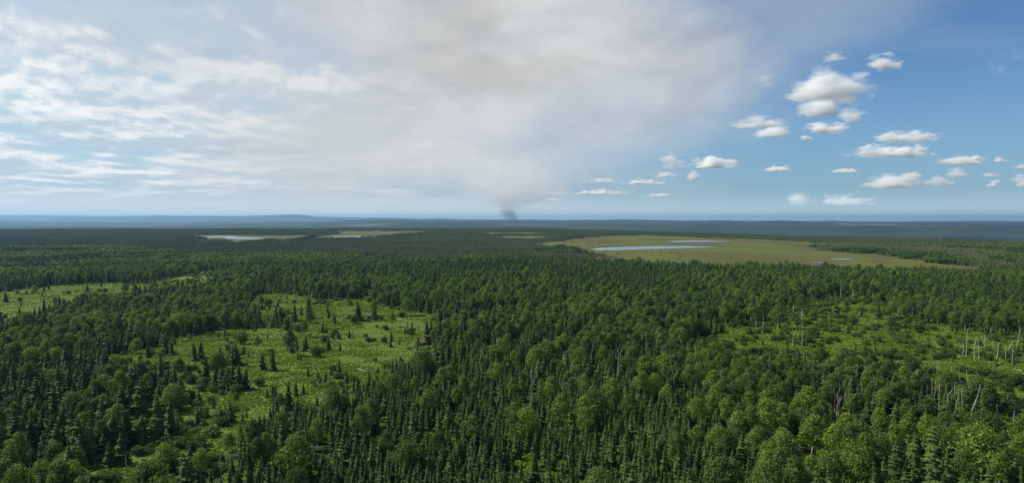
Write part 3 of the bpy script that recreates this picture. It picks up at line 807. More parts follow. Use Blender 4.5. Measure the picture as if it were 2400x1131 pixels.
NEAR = 1000.0
trees = {'spruce': [], 'birch': [], 'alder': []}
shrubs = []
for (d0, d1, spc) in ((105, 420, 2.35), (420, 700, 2.75), (700, NEAR, 3.3)):
    x, y = grid(d0, d1, 43, spc)
    wx, wy = wob(x, y)
    mead = clearing(x, y)
    bog = any_in(BOGS, x, y) | any_in(PONDS, x, y)
    bir = any_in(BIRCHY, wx, wy)
    lar = any_in(LARCHY, x, y)
    u = rng.random(x.shape); v = rng.random(x.shape)
    cl_ = fbm(x / 26.0, y / 26.0, 3)
    big_ = fbm(x / 70.0 + 11, y / 70.0 + 5, 3)
    young_ = any_in([poly([(560, 900), (1000, 860), (1600, 930), (1780, 1040), (1840, 1200), (480, 1200)])], x, y)
    lw = any_in([poly([(-200, 870), (300, 850), (570, 880), (500, 1250), (-400, 1250)])], x, y) & ~bir
    pb = np.where(bir, np.clip(0.25 + 0.9 * cl_, 0.01, 0.60), np.clip(0.030 + 0.20 * (cl_ - 0.10), 0.012, 0.2))
    ps = np.where(bir, np.clip(0.24 - 0.9 * cl_ + 0.5 * big_, 0.03, 0.8), np.where(young_, 0.64, 0.52) - 1.1 * np.clip(-cl_ - 0.06, 0, 1))
    ps = np.where(lw, 0.36 - 0.6 * cl_, ps); pb = np.where(lw, 0.10 + 0.2 * cl_, pb)
    scale_p = (spc / 2.35) ** 2
    pb = np.minimum(pb * 0.55 * scale_p, 0.5)
    # meadow: scattered young spruces in clumps
    clump = fbm(x / 13.0 + 3, y / 13.0 + 8, 3)
    ps = np.where(mead, np.where(clump > 0.30, 0.10, 0.002), ps); pb = np.where(mead, 0.002, pb)
    fr = free(x, y)
    alive = ~bog & fr
    isb = alive & (u < pb)
    iss = alive & ~isb & (v < ps)
    rest = alive & ~isb & ~iss
    n_ = len(x)
    young = any_in([poly([(560, 900), (1000, 860), (1600, 930), (1780, 1040), (1840, 1200), (480, 1200)])], x, y)
    hsp = np.where(young, rng.triangular(3.6, 6.4, 9.4, n_), rng.triangular(4.5, 8.0, 12.5, n_)) * (1 + 0.32 * big_)
    hsp = np.where(bir & ~young, hsp * rng.uniform(0.75, 1.15, n_), hsp)
    hsp = np.where(mead, rng.uniform(2.5, 7.0, n_), hsp)
    px_, pm_, _d = project(x, y, 0.52 * hsp)
    vis = np.zeros(n_, bool); okp = pm_ > 530
    gx_, gy_ = np.zeros(n_), np.zeros(n_)
    dd = np.stack(ray(px_, np.maximum(pm_, 530.0)) if False else [ (px_ - 1200) / F, math.cos(PITCH) - math.sin(PITCH) * (np.maximum(pm_, 530) - 565.5) / F, -math.sin(PITCH) - math.cos(PITCH) * (np.maximum(pm_, 530) - 565.5) / F])
    tt = -CAM_H / dd[2]
    vis = okp & any_in(MEADOWS, dd[0] * tt, dd[1] * tt) & ~mead
    cut = vis & (rng.random(n_) < 0.90)
    hsp = np.where(cut, hsp * rng.uniform(0.28, 0.45, n_), hsp)
    isb &= ~cut
    isp = np.where(young | (rng.random(n_) < 0.5), rng.integers(0, 5, n_), rng.integers(3, 8, n_))
    isp = np.where(lw, rng.integers(3, 7, n_), isp)
    hsp = np.where(lw & ~cut, hsp * rng.uniform(0.8, 1.3, n_), hsp)
    hbi = rng.triangular(6.0, 10.5, 15.5, n_)
    trees['spruce'].append(np.stack([x, y, hsp, isp, mead], 1)[iss & ~(mead & (d0 > 900))])
    kb = rng.integers(0, 6, n_) + 6 * ((rng.random(n_) < np.where(any_in(BRIGHT, x, y), 0.45, 0.30)))
    trees['birch'].append(np.stack([x, y, hbi, kb, bir], 1)[isb])
    # understorey and alder thickets where no tree stands
    al = rest & (bir | lw) & (rng.random(n_) < 0.11)
    al |= mead & alive & ~iss & (fbm(x / 18.0 + 50, y / 18.0, 3) > np.where(x > 70, 0.02, 0.30)) & (rng.random(n_) < np.where(x > 70, 0.20, 0.09))
    trees['alder'].append(np.stack([x, y, rng.uniform(1.4, 3.2, n_), rng.integers(0, 4, n_), mead], 1)[al])
    us = rest & ~al & (rng.random(n_) < np.where(bir | lw, 0.8, 0.6))
    shrubs.append(np.stack([x, y, rng.uniform(0.8, 1.7, n_), rng.integers(0, 6, n_), rng.uniform(.7, 1.3, n_)], 1)[us & ~mead])
for (d0, d1, spc) in ((110, 420, 1.55), (420, 860, 2.3)):
    x, y = grid(d0, d1, 41, spc)
    k = clearing(x, y)
    x, y = x[k], y[k]
    gy = any_in(GRASSY, x, y)
    c2 = fbm(x / 9.0, y / 9.0, 3); c3 = fbm(x / 30.0 + 9, y / 30.0, 3)
    keep = rng.random(x.shape) < np.where(gy, 0.90, 0.95)
    s = np.clip(0.80 + 1.0 * c2 + 0.45 * c3, 0.45, 1.7) * np.where(gy, 0.68, 1.0) * (spc / 1.55) ** 0.6
    shrubs.append(np.stack([x, y, s * 0.75, rng.integers(0, 6, x.shape), rng.uniform(.7, 1.3, x.shape)], 1)[keep])
SP = np.concatenate(trees['spruce']); BI = np.concatenate(trees['birch']); AL = np.concatenate(trees['alder']); SH = np.concatenate(shrubs)

def scatter(name, coll, P, rot, scl, idx, label, cat):
    """one mass of plants: points on the ground that carry copies of the shapes"""
    me_ = bpy.data.meshes.new(name)
    me_.vertices.add(len(P)); me_.vertices.foreach_set('co', np.asarray(P, np.float32).ravel())
    a = me_.attributes.new('turn', 'FLOAT_VECTOR', 'POINT'); a.data.foreach_set('vector', np.asarray(rot, np.float32).ravel())
    a = me_.attributes.new('size', 'FLOAT_VECTOR', 'POINT'); a.data.foreach_set('vector', np.asarray(scl, np.float32).ravel())
    a = me_.attributes.new('shape', 'INT', 'POINT'); a.data.foreach_set('value', np.asarray(idx, np.int32))
    me_.update()
    o = link(name, me_)
    ng = bpy.data.node_groups.new(name, 'GeometryNodeTree')
    ng.interface.new_socket('Geometry', in_out='INPUT', socket_type='NodeSocketGeometry')
    ng.interface.new_socket('Geometry', in_out='OUTPUT', socket_type='NodeSocketGeometry')
    nd, lk = ng.nodes, ng.links
    gi, go = nd.new('NodeGroupInput'), nd.new('NodeGroupOutput')
    ip, ci = nd.new('GeometryNodeInstanceOnPoints'), nd.new('GeometryNodeCollectionInfo')
    ci.inputs['Collection'].default_value = coll
    ci.inputs['Separate Children'].default_value = True; ci.inputs['Reset Children'].default_value = True
    def attr(nm, ty):
        q = nd.new('GeometryNodeInputNamedAttribute'); q.data_type = ty; q.inputs['Name'].default_value = nm
        return q.outputs['Attribute']
    lk.new(gi.outputs[0], ip.inputs['Points']); lk.new(ci.outputs[0], ip.inputs['Instance'])
    ip.inputs['Pick Instance'].default_value = True
    lk.new(attr('shape', 'INT'), ip.inputs['Instance Index']); lk.new(attr('turn', 'FLOAT_VECTOR'), ip.inputs['Rotation']); lk.new(attr('size', 'FLOAT_VECTOR'), ip.inputs['Scale'])
    lk.new(ip.outputs[0], go.inputs[0])
    md = o.modifiers.new(name, 'NODES'); md.node_group = ng
    tag(o, label, cat, None, 'stuff')
    return o
def spin(n_, tilt=0.05):
    return np.stack([rng.normal(0, tilt, n_), rng.normal(0, tilt, n_), rng.uniform(0, 6.28, n_)], 1)
def on_ground(x, y): return np.stack([x, y, terrain_z(x, y) - 0.03], 1)

# ------------------------------------------------------------------ trees that can be picked out one by one
def pick(T, limit):
    px, py, dep = project(T[:, 0], T[:, 1], T[:, 2])
    ok = (px > -10) & (px < 2410) & (py < 1120) & (dep > 50)
    sc = np.where(ok, T[:, 2] / dep, 0)
    order = np.argsort(-sc)[:limit]
    order = order[sc[order] > 0]
    m_ = np.zeros(len(T), bool); m_[order] = True
    return m_
THINGS = []   # (empty, kind, px, py_mid, height, tone info) for labels
def plant(name, parts, x, y, h, wf, k, cat, group, rot=None, names=('crown', 'trunk'), zs=1.0):
    o = bpy.data.objects.new(name, None); COL.objects.link(o)
    o.empty_display_size = 0.1
    z = float(terrain_z(x, y)) - 0.03
    o.location = (x, y, z); o.scale = (h * wf, h * wf, h * zs)
    o.rotation_euler = rot if rot is not None else (random.gauss(0, .03), random.gauss(0, .03), random.uniform(0, 6.28))
    cm, wm = parts[int(k) % len(parts)]
    link(names[0], cm, o); link(names[1], wm, o)
    tag(o, None, cat, group)
    px, pt, dep = project(x, y, z + h * zs)
    _, pb_, _ = project(x, y, z)
    THINGS.append(dict(o=o, kind=cat, px=float(px), top=float(pt), foot=float(pb_), h=h * zs, w=wf, k=int(k), dep=float(dep)))
    return o

def height_of(px, py, tx, ty):
    x, y = at(px, py)
    d = math.hypot(x, y)
    dt = ray(tx, ty); t = d / math.hypot(dt[0], dt[1])
    return max(1.0, CAM_H + dt[2] * t - float(terrain_z(x, y))), (dt[0] * t - x, 0)

for (px, py, ty, k) in LONE_SPRUCES:
    x, y = at(px, py); h, _ = height_of(px, py, px, ty)
    plant('spruce_tree', spruce_parts, x, y, h, random.uniform(1.0, 1.2), k, 'spruce tree', 'spruce trees of the forest')
mS = pick(SP, 300 - len(LONE_SPRUCES))
for (x, y, h, k, md_) in SP[mS]:
    plant('spruce_tree', spruce_parts, float(x), float(y), float(h), random.uniform(1.0, 1.4), k, 'spruce tree', 'spruce trees of the forest')
for (px, py, ty, k) in BIRCHES:
    x, y = at(px, py); h, _ = height_of(px, py, px, ty)
    plant('birch_tree', birch_parts, x, y, h, 1.0, k + (6 if py > 850 or random.random() < .3 else 0), 'birch tree', 'birch trees of the forest')
mB = pick(BI, 300 - len(BIRCHES))
for (x, y, h, k, md_) in BI[mB]:
    plant('birch_tree', birch_parts, float(x), float(y), float(h), random.uniform(.85, 1.1), k, 'birch tree', 'birch trees of the forest')
for (px, py, hp, wf) in BUSHES:
    x, y = at(px, py); h, _ = height_of(px, py, px, py - hp)
    plant('alder_bush', alder_parts, x, y, h * 0.8, wf * 0.8, random.randrange(4), 'bush', 'alder bushes in the clearings', names=('crown', 'stem'))
mA = pick(AL, 300 - len(BUSHES))
for (x, y, h, k, md_) in AL[mA]:
    plant('alder_bush', alder_parts, float(x), float(y), float(h), random.uniform(.8, 1.3), k, 'bush', 'alder bushes in the clearings', names=('crown', 'stem'))

# bare dead trunks
def dead_tree(px, py, tx, ty, shape, rnd):
    x, y = at(px, py); h, (lx, _) = height_of(px, py, tx, ty)
    z = float(terrain_z(x, y))
    o = bpy.data.objects.new('dead_tree', None); COL.objects.link(o); o.location = (x, y, z); o.empty_display_size = 0.1
    r0 = 0.14 if y < 420 else 0.165
    ly = rnd.uniform(-.06, .06) * h
    def stem(t): return Vector((lx * t + 0.02 * h * math.sin(t * 5 + px), ly * t + 0.015 * h * math.sin(t * 4 + py), h * t))
    tops = 0.62 if shape == 'fork' else (0.7 if shape == 'fan' else 1.0)
    ts = [0, .2, .4, .6, .8, 1.0]
    mb = MB(); mb.tube([stem(-0.02)] + [stem(t * tops) for t in ts[1:]], [r0 * (1 - .72 * t * tops) for t in ts], 6)
    mat_ = M_bark_white if shape in ('pole', 'fork') else M_bark_grey
    link('trunk', mb.mesh('dead_trunk', [mat_]), o)
    def branch(p, d, L, r_):
        m2 = MB(); d = Vector(d).normalized(); e = Vector((rnd.uniform(-.3, .3), rnd.uniform(-.3, .3), .35))
        m2.tube([p, p + d * L * .5, p + (d + e * .5).normalized() * L], [r_, r_ * .7, r_ * .25], 5)
        if L > 1.2:
            q = p + d * L * .55; d2 = (d + Vector((rnd.uniform(-.8, .8), rnd.uniform(-.8, .8), .3))).normalized()
            m2.tube([q, q + d2 * L * .4], [r_ * .5, r_ * .2], 4)
        link('branch', m2.mesh('dead_branch', [mat_]), o)
    if shape == 'fork':
        p = stem(tops)
        s0 = rnd.choice((-1, 1))
        branch(p, (0.28 * s0, rnd.uniform(-.2, .2), 1), h * .38, r0 * .5)
        branch(stem(tops * .97), (-0.75 * s0, rnd.uniform(-.2, .2), .9), h * .30, r0 * .42)
        branch(stem(tops * .75), (0.8 * s0, rnd.uniform(-.4, .4), .5), h * .13, r0 * .3)
    elif shape == 'fan':
        for k in range(9):
            a = k * 2.4
            branch(stem(tops * rnd.uniform(.72, 1.0)), (math.cos(a) * .62, math.sin(a) * .62, rnd.uniform(.5, 1.2)), h * rnd.uniform(.24, .36), r0 * .34)
    elif shape == 'spike':
        for k in range(11):
            a = k * 2.4; t = .25 + .7 * k / 11
            branch(stem(t), (math.cos(a), math.sin(a), rnd.uniform(-.1, .25)), h * .16 * (1.25 - t), r0 * .22)
    else:
        for k in range(rnd.randrange(2, 7)):
            a = rnd.uniform(0, 6.28)
            branch(stem(rnd.uniform(.5, .93)), (math.cos(a), math.sin(a), rnd.uniform(.3, .9)), h * rnd.uniform(.06, .14), r0 * .3)
    tag(o, None, 'dead tree', 'bare dead trees among the live ones')
    THINGS.append(dict(o=o, kind='dead tree', px=px, top=ty, foot=py, h=h, w=0, k=shape, dep=y, lean=tx - px))
rs = random.Random(3)
for s in SNAGS: dead_tree(*s, rs)
# more thin pale snags through the birch wood
extra = 0
while extra < 125:
    px, py = rs.uniform(1080, 2395), rs.uniform(655, 980)
    x, y = at(px, py)
    X1, Y1 = np.array([x]), np.array([y])
    if not any_in(BIRCHY, X1, Y1)[0] or any_in(MEADOWS, X1, Y1)[0]: continue
    hp = rs.uniform(8, 12) * F / y
    dead_tree(px, py, px + rs.gauss(0, 3), py - hp, rs.choice(('pole', 'pole', 'pole', 'fork', 'spike')), rs)
    extra += 1
# fallen trunks
for (ax, ay, bx, by) in ((1168, 840, 1186, 833), (1268, 822, 1290, 830), (330, 1108, 352, 1114), (2330, 858, 2352, 850), (1905, 838, 1925, 832), (2395, 872, 2378, 868), (838, 868, 856, 873), (1762, 826, 1780, 829), (900, 846, 914, 842)):
    p, q = at(ax, ay), at(bx, by)
    zz = max(float(terrain_z(*p)), float(terrain_z(*q))) + 0.7
    mb = MB(); mb.tube([(0, 0, 0), ((q[0] - p[0]) * .5, (q[1] - p[1]) * .5, .1), (q[0] - p[0], q[1] - p[1], 0.0)], [.2, .17, .08], 6)
    o = link('fallen_log', mb.mesh('fallen_log', [M_bark_white])); o.location = (p[0], p[1], zz)
    THINGS.append(dict(o=o, kind='log', px=ax, top=ay, foot=ay, h=1, w=0, k='log', dep=p[1]))
    tag(o, None, 'log', 'fallen pale logs')

# ------------------------------------------------------------------ the rest of the forest as masses
q = SP[~mS]; nq_ = len(q); w_ = rng.uniform(1.0, 1.4, nq_)
scatter('spruce_forest', spruce_coll, on_ground(q[:, 0], q[:, 1]), spin(nq_), np.stack([q[:, 2] * w_, q[:, 2] * w_, q[:, 2]], 1), q[:, 3], 'dense dark green spruce forest covering the plateau', 'forest')
q = BI[~mB]; nq_ = len(q)
scatter('birch_woodland', birch_coll, on_ground(q[:, 0], q[:, 1]), spin(nq_), np.repeat(q[:, 2:3], 3, 1) * np.array([.95, .95, 1]), q[:, 3], 'lighter green birches mixed through the spruce forest', 'woodland')
q = AL[~mA]; nq_ = len(q)
scatter('alder_thicket', alder_coll, on_ground(q[:, 0], q[:, 1]), spin(nq_), np.repeat(q[:, 2:3], 3, 1), q[:, 3], 'dull green alder bushes between birches and clearings', 'bushes')
nq_ = len(SH)
scatter('shrub_thicket', shrub_coll, on_ground(SH[:, 0], SH[:, 1]), spin(nq_, .1), np.stack([SH[:, 2] * SH[:, 4] * 1.25, SH[:, 2] * SH[:, 4] * 1.25, SH[:, 2]], 1), SH[:, 3], 'low bright green shrubs carpeting the clearings', 'shrubs')
def mass(name, coll, d0, d1, spc, cond, label, sc=1.0):
    x, y = grid(d0, d1, 43, spc)
    px = 1200 + F * x / y
    ed = np.interp(px, EDGE_PX, EDGE_D)
    k = cond(x, y) & (y < ed + 900)
    ppx, ppy, _d = project(x, y, 5.5)
    ppy = np.maximum(ppy, 516.0)
    e1 = (ppx - 1200) / F; e2 = math.cos(PITCH) - math.sin(PITCH) * (ppy - 565.5) / F; e3 = -math.sin(PITCH) - math.cos(PITCH) * (ppy - 565.5) / F
    k &= ~(any_in(BOGS, *wob(e1 * -CAM_H / e3, e2 * -CAM_H / e3, 60, 120)) & (rng.random(len(x)) < 0.84))
    x, y = x[k], y[k]; n_ = len(x)
    s = rng.uniform(.85, 1.15, n_) * sc
    hz = s * (1 + .25 * fbm(x / 120., y / 120., 3))
    scatter(name, coll, on_ground(x, y), np.stack([np.zeros(n_), np.zeros(n_), rng.uniform(0, 6.28, n_)], 1), np.stack([s, s, hz], 1), rng.integers(0, 6, n_), label, 'forest')
def wooded(x, y): return ~(any_in(BOGS, *wob(x, y, 34, 75)) | any_in(PONDS, x, y))
def is_larch(x, y):
    wx, wy = wob(x, y, 90, 170)
    return any_in(LARCHY, wx + rng.normal(0, 18, x.shape), wy + rng.normal(0, 40, x.shape))
def mixd(x, y): return fbm(x / 130. + 4, y / 130., 3) > np.where(x < 0, -0.04, 0.06)
mass('mixed_woodland', stand_mixed, NEAR, 1900, 14.5, lambda x, y: wooded(x, y) & ~is_larch(x, y) & mixd(x, y), 'middle distance woodland of spruce and rounded birch crowns')
mass('spruce_woodland', stand_dark, NEAR, 1900, 14.5, lambda x, y: wooded(x, y) & ~is_larch(x, y) & ~mixd(x, y), 'dark spruce woodland in the middle distance')
mass('larch_woodland', stand_larch, 850, 1900, 15.0, lambda x, y: wooded(x, y) & is_larch(x, y), 'thin grey brown larch trees bordering the bogs')
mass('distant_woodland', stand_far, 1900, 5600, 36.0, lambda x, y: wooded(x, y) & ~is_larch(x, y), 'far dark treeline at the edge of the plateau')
mass('distant_larch_woodland', stand_far_larch, 1900, 4200, 37.0, lambda x, y: wooded(x, y) & is_larch(x, y), 'far grey brown sparse trees between the bogs')
# scattered stunted trees standing out on the bogs
x, y = grid(900, 3400, 43, 20)
k = any_in(BOGS, x, y) & ~any_in(PONDS, x, y) & (rng.random(x.shape) < np.where(fbm(x / 120., y / 150., 3) > .14, .8, .04))
x, y = x[k], y[k]; n_ = len(x); s = rng.uniform(1.4, 4.4, n_)
scatter('stunted_spruces', spruce_coll, on_ground(x, y), spin(n_), np.stack([s, s, s], 1) * 1.1, rng.integers(0, 7, n_), 'tiny stunted spruces dotted across the open bog', 'trees')

# ------------------------------------------------------------------ cumulus clouds
import bmesh
CLOUD_BASE = 1150.0
CLOUDS = [ # left px, right px, top px, base px, bumps seed, density factor
    (1842, 2058, 155, 225, 1, 1.0), (1868, 1985, 212, 264, 2, .8), (2030, 2116, 111, 156, 3, .9), (1868, 2005, 281, 308, 4, .9),
    (1765, 1862, 285, 317, 5, .8), (1705, 1855, 264, 294, 6, .45), (2040, 2208, 299, 328, 7, 1.0), (1978, 2195, 332, 363, 8, 1.0),
    (1598, 1740, 362, 390, 9, 1.0), (1540, 1610, 356, 388, 10, .5), (1785, 1855, 383, 400, 11, .9), (1608, 1646, 396, 418, 12, .8),
    (1945, 2020, 390, 403, 13, .7), (2005, 2172, 395, 436, 14, .9), (2215, 2266, 387, 414, 15, .8), (2200, 2314, 357, 382, 16, .9),
    (2330, 2360, 363, 378, 17, .7), (2312, 2345, 415, 434, 18, .8), (2370, 2440, 398, 432, 19, .8), (2372, 2440, 378, 392, 20, .6),
    (1446, 1564, 416, 430, 21, .8), (1370, 1450, 408, 426, 22, .5), (1330, 1486, 440, 454, 23, .8), (1256, 1340, 444, 457, 24, .45),
    (1528, 1596, 400, 413, 25, .6), (1842, 1905, 442, 482, 26, .35), (1905, 2060, 448, 476, 27, .35), (1955, 2030, 240, 278, 28, .6),
    (2295, 2345, 402, 412, 29, .5), (1872, 1905, 312, 326, 30, .6), (1505, 1585, 449, 460, 31, .5), (2160, 2240, 405, 432, 32, .4),
    (1270, 1322, 462, 470, 33, .4), (1925, 1990, 118, 140, 34, .25),
]
def cloud(l, r_, t, bpx, seed, dens):
    rn = random.Random(seed)
    a0, e0 = azel((l + r_) / 2, bpx)
    dist = (CLOUD_BASE - CAM_H) / math.tan(R(max(e0, 1.2)))
    px_m = dist / math.cos(R(a0)) / F * math.cos(R(a0))   # metres per pixel at that range
    depth = dist * math.cos(R(a0))
    W = (r_ - l) / F * depth; H = (bpx - t) / F * depth
    cx = depth * math.tan(R(a0))
    Dp = min(W * .8, H * 2.2)
    bm = bmesh.new()
    bmesh.ops.create_icosphere(bm, subdivisions=3, radius=1.0)
    for v in bm.verts: v.co = Vector((v.co.x * W * .64, v.co.y * Dp * .64, v.co.z * H * 1.25 if v.co.z > 0 else v.co.z * H * .34))
    me_ = bpy.data.meshes.new('cloud'); bm.to_mesh(me_); bm.free()
    o = bpy.data.objects.new('cloud', me_); COL.objects.link(o)
    o.location = (cx, depth, CLOUD_BASE)
    m_, n = new_mat('cloud_vapour')
    pv = n.n('ShaderNodeVolumePrincipled')
    pv.inputs['Color'].default_value = (0.985, 0.985, 0.99, 1)
    pv.inputs['Anisotropy'].default_value = 0.2
    tcn = n.n('ShaderNodeTexCoord'); P_ = tcn.outputs['Object']
    sx = n.n('ShaderNodeSeparateXYZ'); n.put(sx.inputs[0], P_)
    zz_ = n.m('DIVIDE', sx.outputs[2], n.m('MULTIPLY_ADD', n.m('GREATER_THAN', sx.outputs[2], 0.0), H * .66, H * .20))
    dd = n.vm('LENGTH', n.xyz(n.m('DIVIDE', sx.outputs[0], W * .5), n.m('DIVIDE', sx.outputs[1], Dp * .5), zz_), out=1)
    off = (rn.uniform(0, 90), rn.uniform(0, 90), rn.uniform(0, 90))
    q1 = n.vm('ADD', n.vm('MULTIPLY', P_, (0.95 / H, 1.1 / H, 2.3 / H)), off)
    nz = n.noise(q1, 1.0, 7, 0.58, 0.35)
    val = n.m('ADD', n.m('SUBTRACT', 0.84, dd), n.m('MULTIPLY', n.m('SUBTRACT', nz, 0.5), 2.9))
    n.put(pv.inputs['Density'], n.ss(val, -0.05, 0.95, 0.0, 6.8 * dens / H))
    ou = n.n('ShaderNodeOutputMaterial'); n.put(ou.inputs['Volume'], pv.outputs[0])
    me_.materials.append(m_)
    tag(o, None, 'cloud', 'fair weather clouds in the blue sky')
    THINGS.append(dict(o=o, kind='cloud', px=(l + r_) / 2, top=t, foot=bpx, h=bpx - t, w=r_ - l, k=dens, dep=depth))
for c in CLOUDS: cloud(*c)

# ------------------------------------------------------------------ the fire's smoke
def smoke(name, D, pts, z0, label, col, dens, scale, soft_top, seed):
    """a rising body of smoke: rings (height, centre px, half width px) seen at depth D"""
    mb = MB(); seg = 20; rn = random.Random(seed)
    V = []; F_ = []
    cx0 = (pts[0][1] - 1200) / F * D
    for (zr, c_, hw) in pts:
        for s_ in range(seg):
            a = 6.2832 * s_ / seg
            r_ = hw / F * D * (1.45 if soft_top else 1.0)
            V.append(((c_ - 1200) / F * D - cx0 + r_ * math.cos(a), r_ * .8 * math.sin(a), zr - z0))
    m = len(pts)
    for k in range(m - 1):
        for s_ in range(seg): F_.append((k * seg + s_, k * seg + (s_ + 1) % seg, (k + 1) * seg + (s_ + 1) % seg, (k + 1) * seg + s_))
    F_.append(tuple(reversed(range(seg)))); F_.append(tuple((m - 1) * seg + s_ for s_ in range(seg)))
    m_, n = new_mat(name + '_vapour')
    tcn = n.n('ShaderNodeTexCoord'); P = tcn.outputs['Object']
    spx = n.n('ShaderNodeSeparateXYZ'); n.put(spx.inputs[0], P)
    Hh = pts[-1][0] - z0
    # radial fade about the leaning axis
    zt = n.m('DIVIDE', spx.outputs[2], Hh)
    top_c = (pts[-1][1] - 1200) / F * D - cx0
    r0, r1 = pts[0][2] / F * D, pts[-1][2] / F * D
    mid_r = max(p[2] for p in pts) / F * D
    u = n.m('SUBTRACT', spx.outputs[0], n.m('MULTIPLY', zt, top_c))
    rr = n.vm('LENGTH', n.xyz(u, n.m('MULTIPLY', spx.outputs[1], 1.2), 0.0), out=1)
    rad_ = n.m('MULTIPLY_ADD', zt, r1 - r0, r0) if soft_top else mid_r
    nz2 = n.noise(P, scale * 1.6, 4, 0.55, 0.3)
    rq = n.m('DIVIDE', rr, rad_)
    if soft_top: rq = n.m('MULTIPLY_ADD', n.m('SUBTRACT', nz2, 0.5), 1.5, rq)
    fade = n.ss(rq, 0.0 if soft_top else 0.25, 1.0, 1.0, 0.0)
    nz = n.noise(P, scale, 5, 0.6, 0.6)
    dn_ = n.m('MULTIPLY', fade, n.ss(nz, 0.36, 0.66, 0.45, 1.4))
    if soft_top: dn_ = n.m('MULTIPLY', dn_, n.m('MULTIPLY', n.ss(zt, 0.0, 0.45, 4.0, 1.0), n.ss(zt, 0.12, 1.0, 1.0, 0.0)))
    else: dn_ = n.m('MULTIPLY', dn_, n.ss(zt, 0.60, 1.0, 1.0, 0.4))
    pv = n.n('ShaderNodeVolumePrincipled'); pv.inputs['Color'].default_value = (*col, 1)
    n.put(pv.inputs['Density'], n.m('MULTIPLY', dn_, dens)); pv.inputs['Anisotropy'].default_value = 0.2
    ou = n.n('ShaderNodeOutputMaterial'); n.put(ou.inputs['Volume'], pv.outputs[0])
    me_ = mesh_from(name, V, F_, [m_])
    o = link(name, me_); o.location = (cx0, D, z0)
    tag(o, label, 'smoke', None, 'stuff')
D_ = 14300.0
def zof(py): return CAM_H + (513 - py) / F * D_
smoke('smoke', D_, [(40, 1198, 12), (zof(508), 1197, 20), (zof(502), 1195, 25), (zof(495), 1192, 28), (278, 1188, 27)], 40, 'dark grey smoke boiling up from the fire behind the ridge', (0.62, 0.65, 0.70), 0.0068, 0.011, False, 1)
smoke('smoke', D_, [(292, 1187, 30), (zof(475), 1183, 44), (zof(450), 1178, 72), (zof(420), 1172, 118), (zof(385), 1164, 180), (zof(320), 1150, 300)], 292, 'pale smoke column widening above the distant forest fire', (1.0, 0.99, 0.975), 0.0012, 0.0022, True, 2)
smoke('smoke', D_ + 3200, [(300, 1194, 30), (420, 1200, 50), (620, 1216, 84), (900, 1246, 140), (1350, 1300, 220), (1900, 1370, 320)], 300, 'grey smoke leaning right behind the pale column', (0.84, 0.86, 0.90), 0.0009, 0.0018, True, 3)
# ------------------------------------------------------------------ labels that single each thing out
MARKS = [('the tall central forked snag', 1450, 838), ('the leaning snag far right', 2290, 945), ('the tallest pale pole', 1879, 765),
    ('the round bright birch at left', 743, 1012), ('the broad birch bottom right', 2015, 1090), ('the central fallen log', 1177, 836),
    ('the big left clearing', 850, 800), ('the far left clearing', 150, 692), ('the wide right clearing', 2090, 780), ('the bottom left clearing', 310, 1085),
    ('the twin poles at right', 2262, 800), ('the bottom left corner', 20, 1110), ('the bottom right corner', 2380, 1115), ('the bottom edge centre', 1200, 1110),
    ('the long bog pond', 1550, 580), ('the smallest bog pond', 1970, 607), ('the bushy left clearing', 430, 830), ('the low birch lower left', 475, 1080),
    ('the right snag cluster', 2230, 940), ('the white footed birch', 1899, 1025), ('the bright central birch', 1292, 910),
    ('the rounded far left crowns', 130, 830), ('the lone clearing edge bush', 956, 715), ('the bright central gap', 1285, 836), ('the left clearing snag', 847, 840),
    ('the white trunks near bog', 2023, 680), ('the dead lower left spruce', 517, 1085), ('the curved forked snag', 1578, 890)]
ORD = ['nearest', 'second', 'third', 'fourth', 'fifth', 'sixth', 'seventh', 'eighth', 'ninth', 'tenth', 'eleventh', 'twelfth', 'thirteenth', 'fourteenth', 'fifteenth', 'sixteenth']
DIRS = ['right of', 'lower right of', 'below', 'lower left of', 'left of', 'upper left of', 'above', 'upper right of']
SNAG_WORD = {'fan': 'twiggy fan topped bare', 'pole': 'straight pale bare', 'fork': 'forked pale bare', 'spike': 'spiky grey dead'}
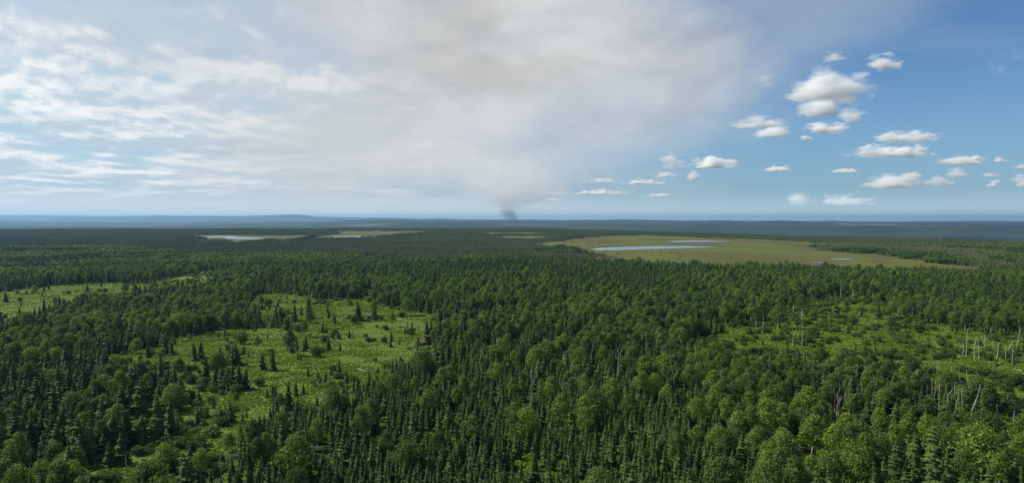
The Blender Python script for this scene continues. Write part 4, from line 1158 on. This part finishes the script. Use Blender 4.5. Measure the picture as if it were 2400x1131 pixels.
CLOUD_WORDS = [
    'biggest domed white cloud high on the right', 'white cloud tucked under the biggest domed cloud', 'compact puffy cloud highest at the right', 'flat white cloud below the biggest domed cloud',
    'rounded cloud at the right end of the smoke pall', 'faint long cloud merging into the smoke pall', 'long flat cloud upper of the stacked pair at right', 'long flat cloud lower of the stacked pair at right',
    'bright flat cloud just under the edge of the smoke pall', 'faint puff left of the bright flat cloud under the pall', 'small lone white cloud in open blue right of centre', 'small puff under the bright flat cloud below the pall',
    'thin flat cloud left above the wide low cloud', 'wide low heaped cloud near the right edge', 'round white puff right of the wide low cloud', 'tapered white cloud near the right edge above the wide low one',
    'small round puff right of the tapered cloud', 'small low puff close to the right edge', 'cloud cut by the right edge, lower one', 'cloud cut by the right edge, upper one',
    'low flat cloud right of the smoke column, upper right of the lowest bank', 'faint puff nearest the smoke column at mid height', 'long thin white cloud low beside the smoke column', 'ragged faint cloud left of the long thin low one',
    'thin faint cloud left of the small puff under the pall', 'ragged faint puff low over the right horizon', 'wide faint ragged cloud low over the right horizon', 'ragged small cloud at the lower right of the biggest cloud',
    'faint small cloud left of the right edge', 'tiny puff under the flat cloud below the biggest', 'very faint thin streak low right of the smoke column', 'faint trail right of the wide low heaped cloud',
    'lowest thin cloud near the smoke column', 'thin wisp above the biggest domed cloud']
bins = {}
ci = 0
for T in THINGS:
    kd = T['kind']
    if kd == 'cloud':
        T['o']['label'] = CLOUD_WORDS[ci]; ci += 1; continue
    my = (T['top'] * .6 + T['foot'] * .4)
    if kd == 'spruce tree':
        sz = 'tall' if T['h'] > 8.6 else ('mid sized' if T['h'] > 6.3 else 'low')
        wd = ('slim', 'slim', 'slim', 'full', 'full', 'broad', 'broad', 'sparse')[T['k'] % 8]
        desc = '%s %s dark spruce' % (sz, wd)
    elif kd == 'birch tree':
        sz = 'tall' if T['h'] > 11.0 else 'lower'
        wd = ('oval', 'full', 'slender', 'broad', 'airy', 'wide domed')[T['k'] % 6]
        desc = '%s %s %s birch' % (sz, wd, 'yellow green' if T['k'] >= 6 else 'mid green')
    elif kd == 'bush':
        desc = '%s rounded dull green bush' % ('large' if T['h'] > 2.6 else 'small')
    elif kd == 'dead tree':
        ln = T.get('lean', 0)
        desc = '%s%s trunk' % ('right leaning ' if ln > 5 else ('left leaning ' if ln < -4 else ''), SNAG_WORD[T['k']])
    else:
        desc = 'pale fallen log'
    best = min(range(len(MARKS)), key=lambda q: math.hypot(T['px'] - MARKS[q][1], my - MARKS[q][2]))
    ddx, ddy = T['px'] - MARKS[best][1], my - MARKS[best][2]
    dr = DIRS[int(round(math.degrees(math.atan2(ddy, ddx)) / 45.0)) % 8]
    bins.setdefault((desc, best, dr), []).append((math.hypot(ddx, ddy), T))
for (desc, best, dr), L in bins.items():
    L.sort(key=lambda q: q[0])
    for k, (_d, T) in enumerate(L):
        T['o']['label'] = '%s, %s %s %s' % (desc, ORD[min(k, 15)], dr, MARKS[best][0])
